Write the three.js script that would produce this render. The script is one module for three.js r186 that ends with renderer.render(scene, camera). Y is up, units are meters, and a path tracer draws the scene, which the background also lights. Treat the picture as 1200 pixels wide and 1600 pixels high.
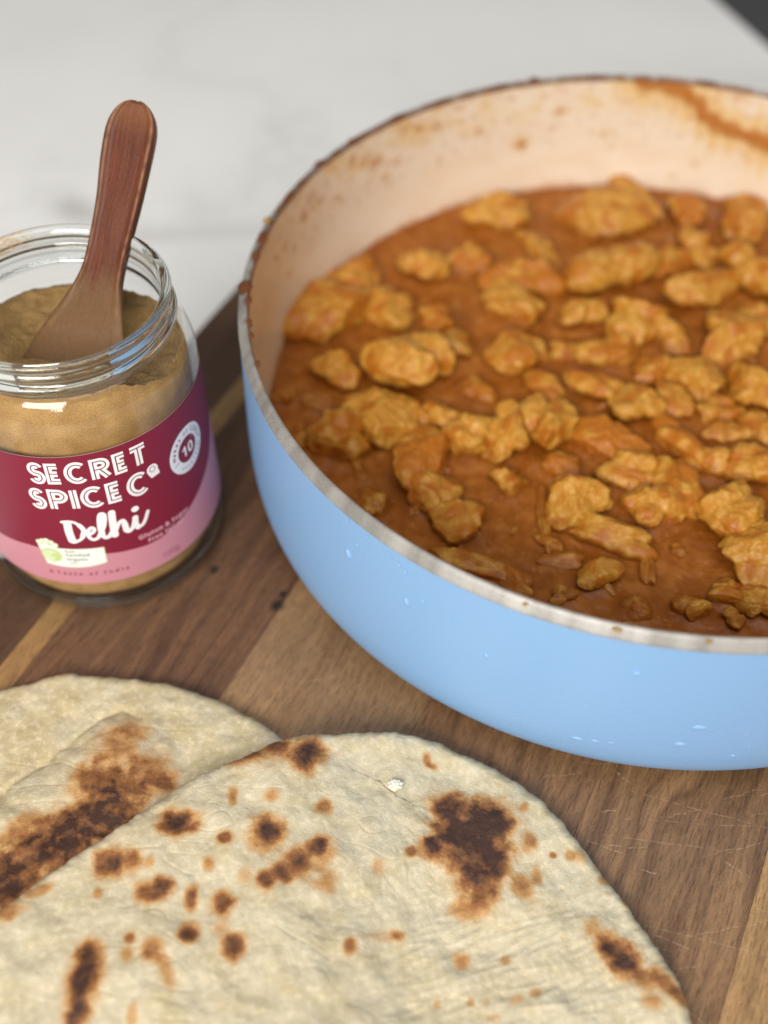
import * as THREE from 'three';
import { RoundedBoxGeometry } from 'three/addons/geometries/RoundedBoxGeometry.js';
import { mergeGeometries, mergeVertices } from 'three/addons/utils/BufferGeometryUtils.js';
import { createNoise2D, createNoise3D } from 'simplex-noise';

// ---------- camera, light, exposure ----------
const scene = new THREE.Scene();
const camera = new THREE.PerspectiveCamera(46.44, 768 / 1024, 0.02, 20);
camera.position.set(0, 0.3169, 0);
camera.rotation.order = 'YXZ';
camera.rotation.set(-0.8462, 0, 0.0083);
camera.focus = 0.339;
camera.userData.fStop = 4.4;
const renderer = new THREE.WebGLRenderer({ antialias: true });
renderer.setSize(768, 1024);
renderer.toneMapping = THREE.LinearToneMapping;
renderer.toneMappingExposure = 0.9;
renderer.shadowMap.enabled = true;
scene.background = new THREE.Color(0.21, 0.21, 0.215);   // the pale room around the bench
function windowLight(w, h, from, to, color, intensity) {
  const l = new THREE.RectAreaLight(color, intensity, w, h);
  l.position.set(...from); l.lookAt(...to); scene.add(l);
  return l;
}
windowLight(0.9, 0.55, [-0.42, 1.0, 1.0], [0, 0, -0.28], new THREE.Color(1, 0.97, 0.93), 21.5);   // window, front left
windowLight(1.3, 1.3, [0.35, 1.9, 0.1], [0.05, 0, -0.3], new THREE.Color(1, 0.985, 0.96), 3.0);   // bright ceiling

// ---------- helpers ----------
function rng(seed) { let s = seed | 0; return () => { s = (s + 0x6d2b79f5) | 0; let t = Math.imul(s ^ (s >>> 15), 1 | s); t = (t + Math.imul(t ^ (t >>> 7), 61 | t)) ^ t; return ((t ^ (t >>> 14)) >>> 0) / 4294967296; }; }
const n2 = createNoise2D(rng(11)), n3 = createNoise3D(rng(23));
const clamp = (x, a = 0, b = 1) => Math.min(b, Math.max(a, x));
const lerp = (a, b, t) => a + (b - a) * t;
const sstep = (a, b, x) => { const t = clamp((x - a) / (b - a)); return t * t * (3 - 2 * t); };
const mix3 = (a, b, t) => [lerp(a[0], b[0], t), lerp(a[1], b[1], t), lerp(a[2], b[2], t)];
function fbm(x, y, o = 4) { let s = 0, a = 0.5, f = 1; for (let i = 0; i < o; i++) { s += a * n2(x * f + i * 17.3, y * f - i * 9.1); a *= 0.5; f *= 2.03; } return s; }
const s2l = (v) => (v <= 0.04045 ? v / 12.92 : ((v + 0.055) / 1.055) ** 2.4);
const l2s = (v) => (v <= 0.0031308 ? v * 12.92 : 1.055 * v ** (1 / 2.4) - 0.055);
const lin = (r, g, b) => [s2l(r / 255), s2l(g / 255), s2l(b / 255)];
// a texture computed from f(u, v) -> [r, g, b, height]; colours linear
function paint(w, h, f, wantBump = true) {
  const c = new Uint8Array(w * h * 4), b = wantBump ? new Uint8Array(w * h * 4) : null;
  for (let y = 0; y < h; y++) for (let x = 0; x < w; x++) {
    const i = (y * w + x) * 4, p = f((x + 0.5) / w, (y + 0.5) / h);
    for (let k = 0; k < 3; k++) c[i + k] = Math.round(255 * clamp(l2s(clamp(p[k]))));
    c[i + 3] = 255;
    if (b) { const v = Math.round(255 * clamp(p[3] ?? 0.5)); b[i] = b[i + 1] = b[i + 2] = v; b[i + 3] = 255; }
  }
  const mk = (d, srgb) => { const t = new THREE.DataTexture(d, w, h); t.magFilter = THREE.LinearFilter; t.minFilter = THREE.LinearFilter; t.wrapS = t.wrapT = THREE.ClampToEdgeWrapping; if (srgb) t.colorSpace = THREE.SRGBColorSpace; t.needsUpdate = true; return t; };
  return { map: mk(c, true), bump: b && mk(b, false) };
}
function grey(w, h, f) { const r = paint(w, h, (u, v) => [0, 0, 0, f(u, v)]); r.bump.wrapS = r.bump.wrapT = THREE.RepeatWrapping; return r.bump; }
const taken = {};
function numbered(name) { const k = taken[name] = (taken[name] ?? -1) + 1; return k ? name + '_' + String(k).padStart(3, '0') : name; }
function tag(o, label, category, group) { o.userData.label = label; if (category) o.userData.category = category; if (group) o.userData.group = group; return o; }
function mesh(name, geometry, material, parent = scene) {
  const m = new THREE.Mesh(geometry, material); m.name = parent === scene ? numbered(name) : name;
  m.castShadow = m.receiveShadow = true; parent.add(m); return m;
}
function thing(name, label, category, [x, y, z] = [0, 0, 0], group) { const g = new THREE.Group(); g.name = numbered(name); g.position.set(x, y, z); scene.add(g); return tag(g, label, category, group); }
const std = (o) => new THREE.MeshStandardMaterial(o), phys = (o) => new THREE.MeshPhysicalMaterial(o);
const V2 = (x, y) => new THREE.Vector2(x, y);
function lathe(pts, seg = 160, smooth = 0) {
  let p = pts.map(([r, y]) => V2(r, y));
  if (smooth) p = new THREE.SplineCurve(p).getPoints(pts.length * smooth).map((q) => V2(Math.max(q.x, 0), q.y));
  return new THREE.LatheGeometry(p, seg);
}
// mm outline -> polar table of radii around a centre
function outlineTable(pts, cx, cz, n = 720) {
  const c = new THREE.CatmullRomCurve3(pts.map(([x, z]) => new THREE.Vector3(x / 1000 - cx, 0, z / 1000 - cz)), true).getPoints(4000);
  const acc = new Float64Array(n), cnt = new Float64Array(n);
  for (const p of c) { const k = Math.floor(((Math.atan2(p.z, p.x) / (2 * Math.PI) + 1) % 1) * n); acc[k] += Math.hypot(p.x, p.z); cnt[k]++; }
  for (let i = 0; i < n; i++) if (!cnt[i]) { let a = i, b = i; while (!cnt[(a + n) % n]) a--; while (!cnt[b % n]) b++; const ra = acc[(a + n) % n] / cnt[(a + n) % n], rb = acc[b % n] / cnt[b % n]; acc[i] = -lerp(ra, rb, (i - a) / (b - a)); }
  const t = acc.map((v, i) => (v < 0 ? -v : v / cnt[i]));
  return (x, z) => { const f = ((Math.atan2(z - cz, x - cx) / (2 * Math.PI) + 1) % 1) * n, i = Math.floor(f); return lerp(t[i % n], t[(i + 1) % n], f - i); };
}

const polyDist = (L) => (x, z) => { let m = 1e9; for (let i = 0; i < L.length - 1; i++) { const [ax, az] = L[i], [bx, bz] = L[i + 1], ex = bx - ax, ez = bz - az, t = clamp(((x - ax) * ex + (z - az) * ez) / (ex * ex + ez * ez)); m = Math.min(m, Math.hypot(x - ax - ex * t, z - az - ez * t)); } return m; };

// ---------- the setting ----------
{
  const m = std({ color: new THREE.Color().setRGB(0.165, 0.166, 0.168), roughness: 0.8 });
  const f = mesh('floor', new THREE.BoxGeometry(5, 0.02, 5), m); f.position.set(0, -0.94, -0.6); f.userData.kind = 'structure';

  const sh = new THREE.Shape([V2(-0.9, 1.4), V2(-0.9, -0.4), V2(0.605, -0.4), V2(-0.028, 1.4)]);
  const g = new THREE.ExtrudeGeometry(sh, { depth: 0.036, bevelEnabled: true, bevelSize: 0.002, bevelThickness: 0.002, bevelSegments: 3 });
  g.rotateX(-Math.PI / 2); g.translate(0, -0.068, 0);
  const p = g.attributes.position, uv = g.attributes.uv;
  for (let i = 0; i < p.count; i++) uv.setXY(i, p.getX(i) + 0.5, -(p.getZ(i)) / 1.0);
  const base = lin(241, 240, 236), vein = lin(150, 147, 143);
  const t = paint(1024, 1024, (u, v) => {
    const x = (u - 0.5) * 10, z = -v * 10;   // decimetres
    const w1 = fbm(x * 0.5 + 3, z * 0.5, 4) * 1.6, w2 = fbm(x * 1.3 + 9, z * 1.3 + 4, 4) * 0.7;
    let k = 0;
    const a = Math.abs(Math.sin((x * 0.35 + z * 1.05 + w1 + w2) * 1.15 + 0.4)); k += 0.14 * Math.exp(-a * 5) * clamp(0.5 + fbm(x * 0.7, z * 0.7 + 8, 3) * 1.8);
    const b = Math.abs(Math.sin((x * 1.1 - z * 0.55 + w1 * 1.4) * 0.7 + 1.1)); k += 0.10 * Math.exp(-b * 7);
    k += 0.06 * clamp(fbm(x * 0.8 + 31, z * 0.8, 3) + 0.3);
    // the darker knot of vein behind the jar and the long faint vein running right of it
    const dx = x + 1.54, dz = z + 5.06; k += 0.5 * Math.exp(-((dx * 0.9 + dz * 0.8) ** 2) * 22 - ((dx * 0.6 - dz * 0.8) ** 2) * 90);
    k += 0.2 * Math.exp(-((z + 5.0 + 0.12 * x + 0.05 * w2) ** 2) * 240) * sstep(-2.6, -1.6, x) * sstep(0.2, -0.6, x);
    return mix3(base, vein, clamp(k));
  }, false);
  t.map.wrapS = t.map.wrapT = THREE.MirroredRepeatWrapping;
  const c = mesh('countertop', g, phys({ map: t.map, roughness: 0.28, clearcoat: 0.15, clearcoatRoughness: 0.2 })); c.userData.kind = 'structure';
}

// ---------- chopping board ----------
{
  const N = [1 / 1.105, 0.47 / 1.105], D = [-0.47 / 1.105, 1 / 1.105];
  const s0 = -0.415, s1 = 0.0, len = s1 - s0, TH = 0.03;
  const board = thing('chopping_board', 'thick dark wooden chopping board of glued strips under pan, jar and flatbreads', 'chopping board', [0, 0, 0]);
  board.rotation.y = -Math.atan2(N[1], N[0]);
  const toLocal = (x, z) => [x * N[0] + z * N[1], x * D[0] + z * D[1]];
  const scr = [[69, -132, 112, -121], [66, -163, 116, -160], [72, -172, 112, -160], [62, -158, 104, -152], [88, -112, 118, -106], [84, -150, 120, -158], [-28, -208, -12, -212], [80, -128, 114, -134]];
  { const r = rng(8); for (let i = 0; i < 46; i++) { const x = 20 + r() * 95, z = -185 + r() * 85, a = (r() - 0.5) * 1.1 + (r() < 0.3 ? 0.9 : 0.1), l = 5 + r() * 16; scr.push([x, z, x + Math.cos(a) * l, z + Math.sin(a) * l * 0.7]); } }
  const knots = [[-35.2, -239, 1.7], [-57.5, -253.8, 1.2], [-33.6, -243.5, 1.0]].map(([x, z, r]) => [...toLocal(x / 1000, z / 1000), r / 1000]);
  const planks = [
    [-0.2305, -0.201, lin(96, 72, 54), lin(60, 43, 32), 0.8], [-0.201, -0.193, lin(160, 130, 88), lin(128, 98, 64), 0.5], [-0.193, -0.132, lin(116, 87, 65), lin(82, 59, 44), 1.2],
    [-0.132, -0.073, lin(148, 122, 92), lin(110, 84, 60), 0.7], [-0.073, -0.017, lin(134, 104, 76), lin(84, 62, 44), 1.0], [-0.017, 0.034, lin(142, 113, 83), lin(92, 68, 48), 1.1],
    [0.034, 0.052, lin(168, 138, 98), lin(122, 92, 62), 0.6], [0.052, 0.105, lin(132, 102, 75), lin(88, 64, 46), 1], [0.105, 0.16, lin(150, 120, 88), lin(108, 82, 58), 0.8], [0.16, 0.2, lin(112, 82, 60), lin(74, 54, 40), 0.9],
  ];
  planks.forEach(([c0, c1, light, dark, k], i) => {
    const w = c1 - c0 - 0.00002, H = c0 > 0.09 ? 512 : 1640, W = w < 0.01 ? 40 : w < 0.03 ? 96 : 240, r = rng(70 + i), off = r() * 100;
    const t = paint(W, H, (u, v) => {
      const x = u * w * 1000, z = v * len * 1000;   // mm
      const warp = fbm(z * 0.006 + off, x * 0.02, 3) * 9 + n2(z * 0.02 + off, 3.3) * 1.2;
      const xx = x + warp;
      let a = 0.5 + 0.75 * fbm(xx * 0.11 + off, z * 0.0035, 3);                 // broad bands
      a += 0.4 * fbm(xx * 0.55, z * 0.012 + off, 3);                            // growth lines
      const pore = n2(x * 2.3 + off * 3, z * 0.11), fine = n2(x * 4.2 + 7, z * 0.22 + off), fl = n2(x * 0.9 + 3, z * 0.9 + off * 2);
      let d = clamp(a * k * 0.8 + 0.1);
      let c = mix3(light, dark, d);
      const p = sstep(0.3, 0.85, pore) * 0.4 + sstep(0.3, 0.9, fine) * 0.28;
      const g = 1 - p + 0.1 * n2(x * 1.4, z * 0.05) + 0.05 * fl - 0.13 * sstep(0.25, 0.8, n2(x * 0.8 - off, z * 0.03));
      c = c.map((q, j) => q * g * [1.18, 1.05, 0.89][j] * (1 + 0.3 * fbm(x * 0.012 + off, z * 0.012 + i, 3)));
      const cl = c0 + u * w, sl = s0 + v * len;
      for (const [kx, kz, kr] of knots) { const q = Math.hypot((cl - kx), (sl - kz) * 0.75) + 0.0006 * fl; const e = sstep(kr * 1.7, kr * 0.5, q); if (e > 0) c = mix3(c, [0.012, 0.008, 0.006], e * 0.93); }
      return [...c, 0.55 - p * 0.9 + 0.1 * fl];
    });
    const d = t.map.image.data, b = t.bump.image.data;
    for (const [x0, z0, x1, z1] of scr) {
      const A = toLocal(x0 / 1000, z0 / 1000), B = toLocal(x1 / 1000, z1 / 1000), n = 900;
      for (let j = 0; j < n; j++) {
        const q = j / n, cl = lerp(A[0], B[0], q) + 0.0009 * n2(q * 3, x0), sl = lerp(A[1], B[1], q), px = Math.floor(((cl - c0) / w) * W), py = Math.floor(((sl - s0) / len) * H);
        if (px < 0 || px >= W || py < 0 || py >= H) continue;
        const o = (py * W + px) * 4, e = (x1 - x0 > 30 ? 0.75 : 0.45) * (0.02 + 0.15 * clamp(0.5 + n2(q * 14, z0))) * Math.sin(Math.PI * q) ** 0.5;
        d[o] = lerp(d[o], 196, e); d[o + 1] = lerp(d[o + 1], 172, e); d[o + 2] = lerp(d[o + 2], 140, e); b[o] = b[o + 1] = b[o + 2] = lerp(b[o], 20, e * 2);
      }
    }
    const g = new RoundedBoxGeometry(w, TH, len, 1, 0.00012), p = g.attributes.position;
    for (let j = 0; j < p.count; j++) g.attributes.uv.setXY(j, p.getX(j) / w + 0.5, p.getZ(j) / len + 0.5);
    const m = mesh('plank', g, std({ map: t.map, bumpMap: t.bump, bumpScale: 0.00025, roughness: 0.5 }), board);
    m.position.set((c0 + c1) / 2, -TH / 2 + (r() - 0.5) * 0.0002, (s0 + s1) / 2);
  });
}

// ---------- blue pan ----------
const PX = 0.0927, PZ = -0.3105, SAUCE = 0.0265;
{
  const pan = thing('saute_pan', 'wide pale blue pan with cream inside and bare metal rim, full of curry', 'pan', [PX, 0, PZ]);
  const blueBump = grey(512, 512, (u, v) => 0.5 + 0.3 * fbm(u * 40, v * 40, 3));
  blueBump.repeat.set(14, 2);
  const body = lathe([[0, 0.0005], [0.06, 0.0004], [0.112, 0.0003], [0.122, 0.0009], [0.1295, 0.0028], [0.1352, 0.0068], [0.1385, 0.0122], [0.1400, 0.019], [0.14055, 0.028], [0.14055, 0.042], [0.1403, 0.058], [0.1401, 0.0723]], 300, 6);
  mesh('body', body, phys({ color: new THREE.Color().setRGB(0.255, 0.465, 0.765), roughness: 0.45, clearcoat: 0.12, clearcoatRoughness: 0.3, bumpMap: blueBump, bumpScale: 0.00012 }), pan);

  const rimT = paint(2048, 64, (u, v) => {
    const a = u * 880, y = v * 14, n = fbm(a * 0.9, y * 0.9, 4), m = fbm(a * 0.07, 5, 3);
    let c = mix3([0.28, 0.265, 0.24], [0.47, 0.45, 0.415], clamp(0.5 + n * 0.35 + m * 0.9));
    const th = u * 360 > 180 ? u * 360 - 360 : u * 360;
    const pit = sstep(0.28, 0.6, n2(a * 1.7, y * 1.7)) * sstep(-35, -70, th);
    c = c.map((q) => q * (1 - 0.35 * pit));
    const inner = sstep(0.5, 0.95, v + 0.25 * n2(a * 0.12, 2) + 0.1 * n2(a * 0.6, 4)) * clamp(0.25 + sstep(-70, -95, th) + sstep(120, 170, Math.abs(th)));
    c = mix3(c, [0.20, 0.075, 0.02], inner * 0.85);
    return [...c, 0.5 + n * 0.5 - pit * 0.4];
  });
  rimT.map.wrapS = rimT.bump.wrapS = THREE.RepeatWrapping;
  const rim = lathe([[0.14015, 0.0722], [0.14035, 0.0725], [0.1401, 0.0731], [0.1394, 0.0742], [0.1387, 0.0752], [0.1381, 0.0757], [0.1375, 0.0757], [0.1370, 0.0751], [0.1368, 0.0736]], 300, 4);
  mesh('rim', rim, std({ map: rimT.map, bumpMap: rimT.bump, bumpScale: 0.00012, roughness: 0.5, metalness: 0.35 }), pan);

  // cream lining with splashes of sauce; uv: angle, height
  const st = [[-134.4, 62, 4.4, 1], [-129.1, 67.5, 3, 0.8], [-136.6, 53, 2.6, 0.7], [-144.1, 67.5, 3, 0.8], [-147.4, 65.8, 3.2, 0.9], [-155.8, 58.2, 2.8, 0.7], [-148.4, 49.4, 1.8, 0.5], [-164.0, 48.8, 3.2, 1.5], [-170.4, 61.2, 3, 0.9], [-179, 51, 1.9, 0.8], [179.5, 44.6, 1.3, 0.5], [-169.7, 29, 1.6, 0.5], [167.9, 33.5, 2, 0.6], [164.6, 41, 1.6, 0.6], [-115.6, 62.4, 4, 0.8], [-120.5, 62.1, 3, 0.6], [-105.2, 60.4, 2.6, 0.8], [-108.5, 60, 2, 0.9], [-109, 47, 2, 0.7], [170, 70, 6.5, 0.6], [165.5, 66, 5, 0.7], [160, 72.5, 4, 0.6], [-118, 66, 5, 0.55], [-132, 65, 4, 0.6], [-141, 70, 4, 0.5], [-98, 52.4, 2, 0.7], [-112, 54, 2.2, 0.8], [-125, 57, 2, 0.6], [-151.7, 71, 2.6, 0.5], [-161.3, 70, 2.6, 0.45], [-167.1, 68.5, 2.4, 0.5], [-139, 58, 2, 0.6], [-141, 55.5, 1.6, 0.6]];
  const streak = [[176, 73.5, 2.6, 0.8], [170, 72, 3.6, 0.75], [167, 68, 2.6, 0.8], [165.3, 63, 2.8, 1.2], [163, 59.4, 2.6, 1.5], [160.6, 57.6, 3.0, 1.6], [157.5, 56.8, 2.8, 1.6], [154.5, 55.6, 3.0, 1.6], [151, 54, 3.2, 1.5], [147, 51.5, 3.4, 1.4], [142, 48.5, 3.4, 1.3], [136, 46, 3.6, 1.2]];
  const streakD = polyDist(streak.map(([t, y]) => [t * 2.36, y]));
  const cream = [0.86, 0.76, 0.61], oil = [0.78, 0.50, 0.16], deep = [0.47, 0.165, 0.028];
  const lin_t = paint(2048, 320, (u, v) => {
    const th = u * 360 > 180 ? u * 360 - 360 : u * 360, y = 18 + v * 58, a = th * 2.36;   // mm round and up
    let c = mix3(cream, [0.82, 0.67, 0.50], clamp(0.35 + fbm(a * 0.03, y * 0.06, 3) * 0.8 + sstep(60, 40, y) * 0.3));
    c = mix3(c, [0.76, 0.52, 0.28], 0.55 * sstep(-125, -95, th) * sstep(-60, -85, th) + 0.12);
    const w = 1.6 * n2(a * 0.25, y * 0.25) + 0.8 * n2(a * 0.8, y * 0.8);
    let k = 0, o = 0;
    const splash = (L, soft) => { for (const [t0, y0, r, s] of L) { let da = Math.abs(th - t0); if (da > 180) da = 360 - da; const q = Math.hypot(da * 2.36, (y - y0) * 1.25) + w; if (q < r * 3) { k = Math.max(k, s * sstep(r * 1.15, r * 0.1, q)); o = Math.max(o, s * soft * sstep(r * 2.4, r * 0.4, q)); } } };
    splash(st, 0.35);
    if (Math.abs(th) > 110) { const q = streakD(Math.abs(th) > 179 ? 180 * 2.36 : (th < 0 ? th + 360 : th) * 2.36, y) + w * 0.7, wd = 5.0 + 2.2 * n2(a * 0.13, 4); k = Math.max(k, 1.25 * sstep(wd, wd * 0.3, q)); o = Math.max(o, sstep(wd * 3, wd * 0.8, q)); }
    // speckle and oily wash under the rim at the back
    const back = sstep(80, 115, Math.abs(th));
    k = Math.max(k, back * 0.75 * sstep(0.42, 0.7, n2(a * 0.16, y * 0.2) * 0.6 + n2(a * 0.5, y * 0.55) * 0.5) * sstep(40, 52, y));
    o = Math.max(o, back * 0.6 * sstep(0.05, 0.5, fbm(a * 0.05 + 4, y * 0.09, 4)) * sstep(52, 66, y));
    const rimBand = sstep(71 + 2 * n2(a * 0.12, 1), 74.5, y + 0.8 * n2(a * 0.4, 9)); k = Math.max(k, back * 0.5 * rimBand * clamp(0.5 + n2(a * 0.09, 7) * 0.9)); 
    o = Math.max(o, 1.1 * Math.exp(-(((th - 168) / 6.5) ** 2)) * sstep(57, 67, y + w), 0.75 * sstep(0.0, 0.55, fbm(a * 0.035 + 14, y * 0.07, 4) + 0.1) * sstep(-172, -160, th) * sstep(-100, -122, th) * sstep(54, 64, y));
    const low = sstep(31 + 1.6 * n2(a * 0.08, 3) + n2(a * 0.3, 5), 26, y); k = Math.max(k, low);
    c = mix3(c, oil, clamp(o * 0.75)); c = mix3(c, deep, clamp(k * 0.76));
    return [...c, 0.4 + 0.4 * k];
  });
  lin_t.map.wrapS = lin_t.bump.wrapS = THREE.RepeatWrapping;
  const lg = lathe([[0.1367, 0.0737], [0.1362, 0.06], [0.1355, 0.045], [0.134, 0.033], [0.1322, 0.023], [0.128, 0.014], [0.12, 0.008], [0.105, 0.0055], [0, 0.005]], 300, 6);
  { const p = lg.attributes.position, uv = lg.attributes.uv; for (let i = 0; i < p.count; i++) uv.setY(i, clamp((p.getY(i) * 1000 - 18) / 58, 0.002, 0.998)); }
  mesh('lining', lg, phys({ map: lin_t.map, bumpMap: lin_t.bump, bumpScale: 0.0005, roughness: 0.35, clearcoat: 0.3, clearcoatRoughness: 0.25 }), pan);

  // crusts of dried sauce on the rim
  const R = rng(5), crustM = std({ color: new THREE.Color().setRGB(0.16, 0.05, 0.015), roughness: 0.5 }), yellowM = std({ color: new THREE.Color().setRGB(0.42, 0.25, 0.05), roughness: 0.5 });
  const crusts = [[-101, 136.2, 3.4, 1.6, 0], [-105.6, 137.6, 2, 1.1, 1], [-97, 136, 3, 1.3, 0], [-89.8, 137, 3.4, 1.8, 0], [-87, 135.8, 2, 1.1, 0], [-82.3, 135.3, 1.8, 0.7, 0], [-79.7, 135.2, 1.2, 0.6, 0], [-74, 135.4, 1.2, 0.6, 0], [-112, 136, 4, 1, 0], [-165.8, 138, 1.8, 1.4, 0], [-159.3, 137, 4, 1, 0], [-140, 137, 3.6, 1, 0], [-149, 136.6, 3.4, 0.8, 0], [-176, 137, 3.2, 1, 0], [165.6, 137, 3.2, 1, 0], [-14.3, 139.7, 1.1, 0.55, 1], [-5, 139.2, 0.8, 0.5, 1], [-24, 139.9, 0.6, 0.4, 1], [-122, 137, 3, 1, 0], [-130, 136.8, 2.6, 0.9, 0]];
  for (const [t, r, l, w, c] of crusts) {
    const g = mergeVertices(new THREE.IcosahedronGeometry(1, 3).deleteAttribute('uv').deleteAttribute('normal')), p = g.attributes.position, o = R() * 50;
    for (let i = 0; i < p.count; i++) { const x = p.getX(i), y = p.getY(i), z = p.getZ(i), k = 1 + 0.6 * n3(x * 1.9 + o, y * 1.6, z * 1.6); p.setXYZ(i, x * k * l / 1000, y * k * 0.0003, z * k * w / 1000); }
    g.computeVertexNormals();
    const m = mesh('sauce_crust', g, c ? yellowM : crustM, pan), a = t * Math.PI / 180;
    m.position.set(Math.sin(a) * (r + 1.2 * (r < 138.5)) / 1000, 0.0756, Math.cos(a) * r / 1000); m.rotation.y = a;
  }
  // water drops clinging to the outside
  const dropM = phys({ color: new THREE.Color().setRGB(0.275, 0.48, 0.77), roughness: 0.34, ior: 1.4 });
  const dg = new THREE.SphereGeometry(1, 20, 14);
  const drops = [[-47, 56.3, 10, 14], [-39.1, 67.8, 5, 6], [-38.2, 66.6, 5, 7], [-45.4, 63.5, 4, 5], [-40.2, 68.4, 3, 4], [-37.9, 53.9, 9, 13], [-35.7, 58.3, 5, 7], [-27.4, 48.3, 8, 8], [-31, 58.2, 4, 5], [-11.2, 59.7, 12, 6], [-2.9, 38, 22, 9], [-4.3, 28.9, 17, 9], [2.6, 34.6, 7, 5], [4.2, 31.9, 7, 4], [-15.6, 23.4, 15, 5], [-13.6, 24.2, 11, 4], [-11.8, 24.9, 9, 3], [3.5, 28.4, 7, 4], [2.1, 23.4, 6, 4], [-18.8, 16.5, 14, 4], [-46.9, 71, 3, 4], [-43.8, 70.5, 3, 3]];
  for (const [t, y, w, h] of drops) {
    const a = t * Math.PI / 180, tilt = t < -30 ? 0.35 : 0, r = y < 20 ? 0.1393 : 0.1404, m = mesh('water_drop', dg, dropM, pan);
    m.position.set(Math.sin(a) * r, y / 1000, Math.cos(a) * r); m.rotation.set(0, a, tilt, 'YXZ'); m.scale.set(w * 0.0001, h * 0.000125, Math.min(w, h) * 0.00006);
  }
}

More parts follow.
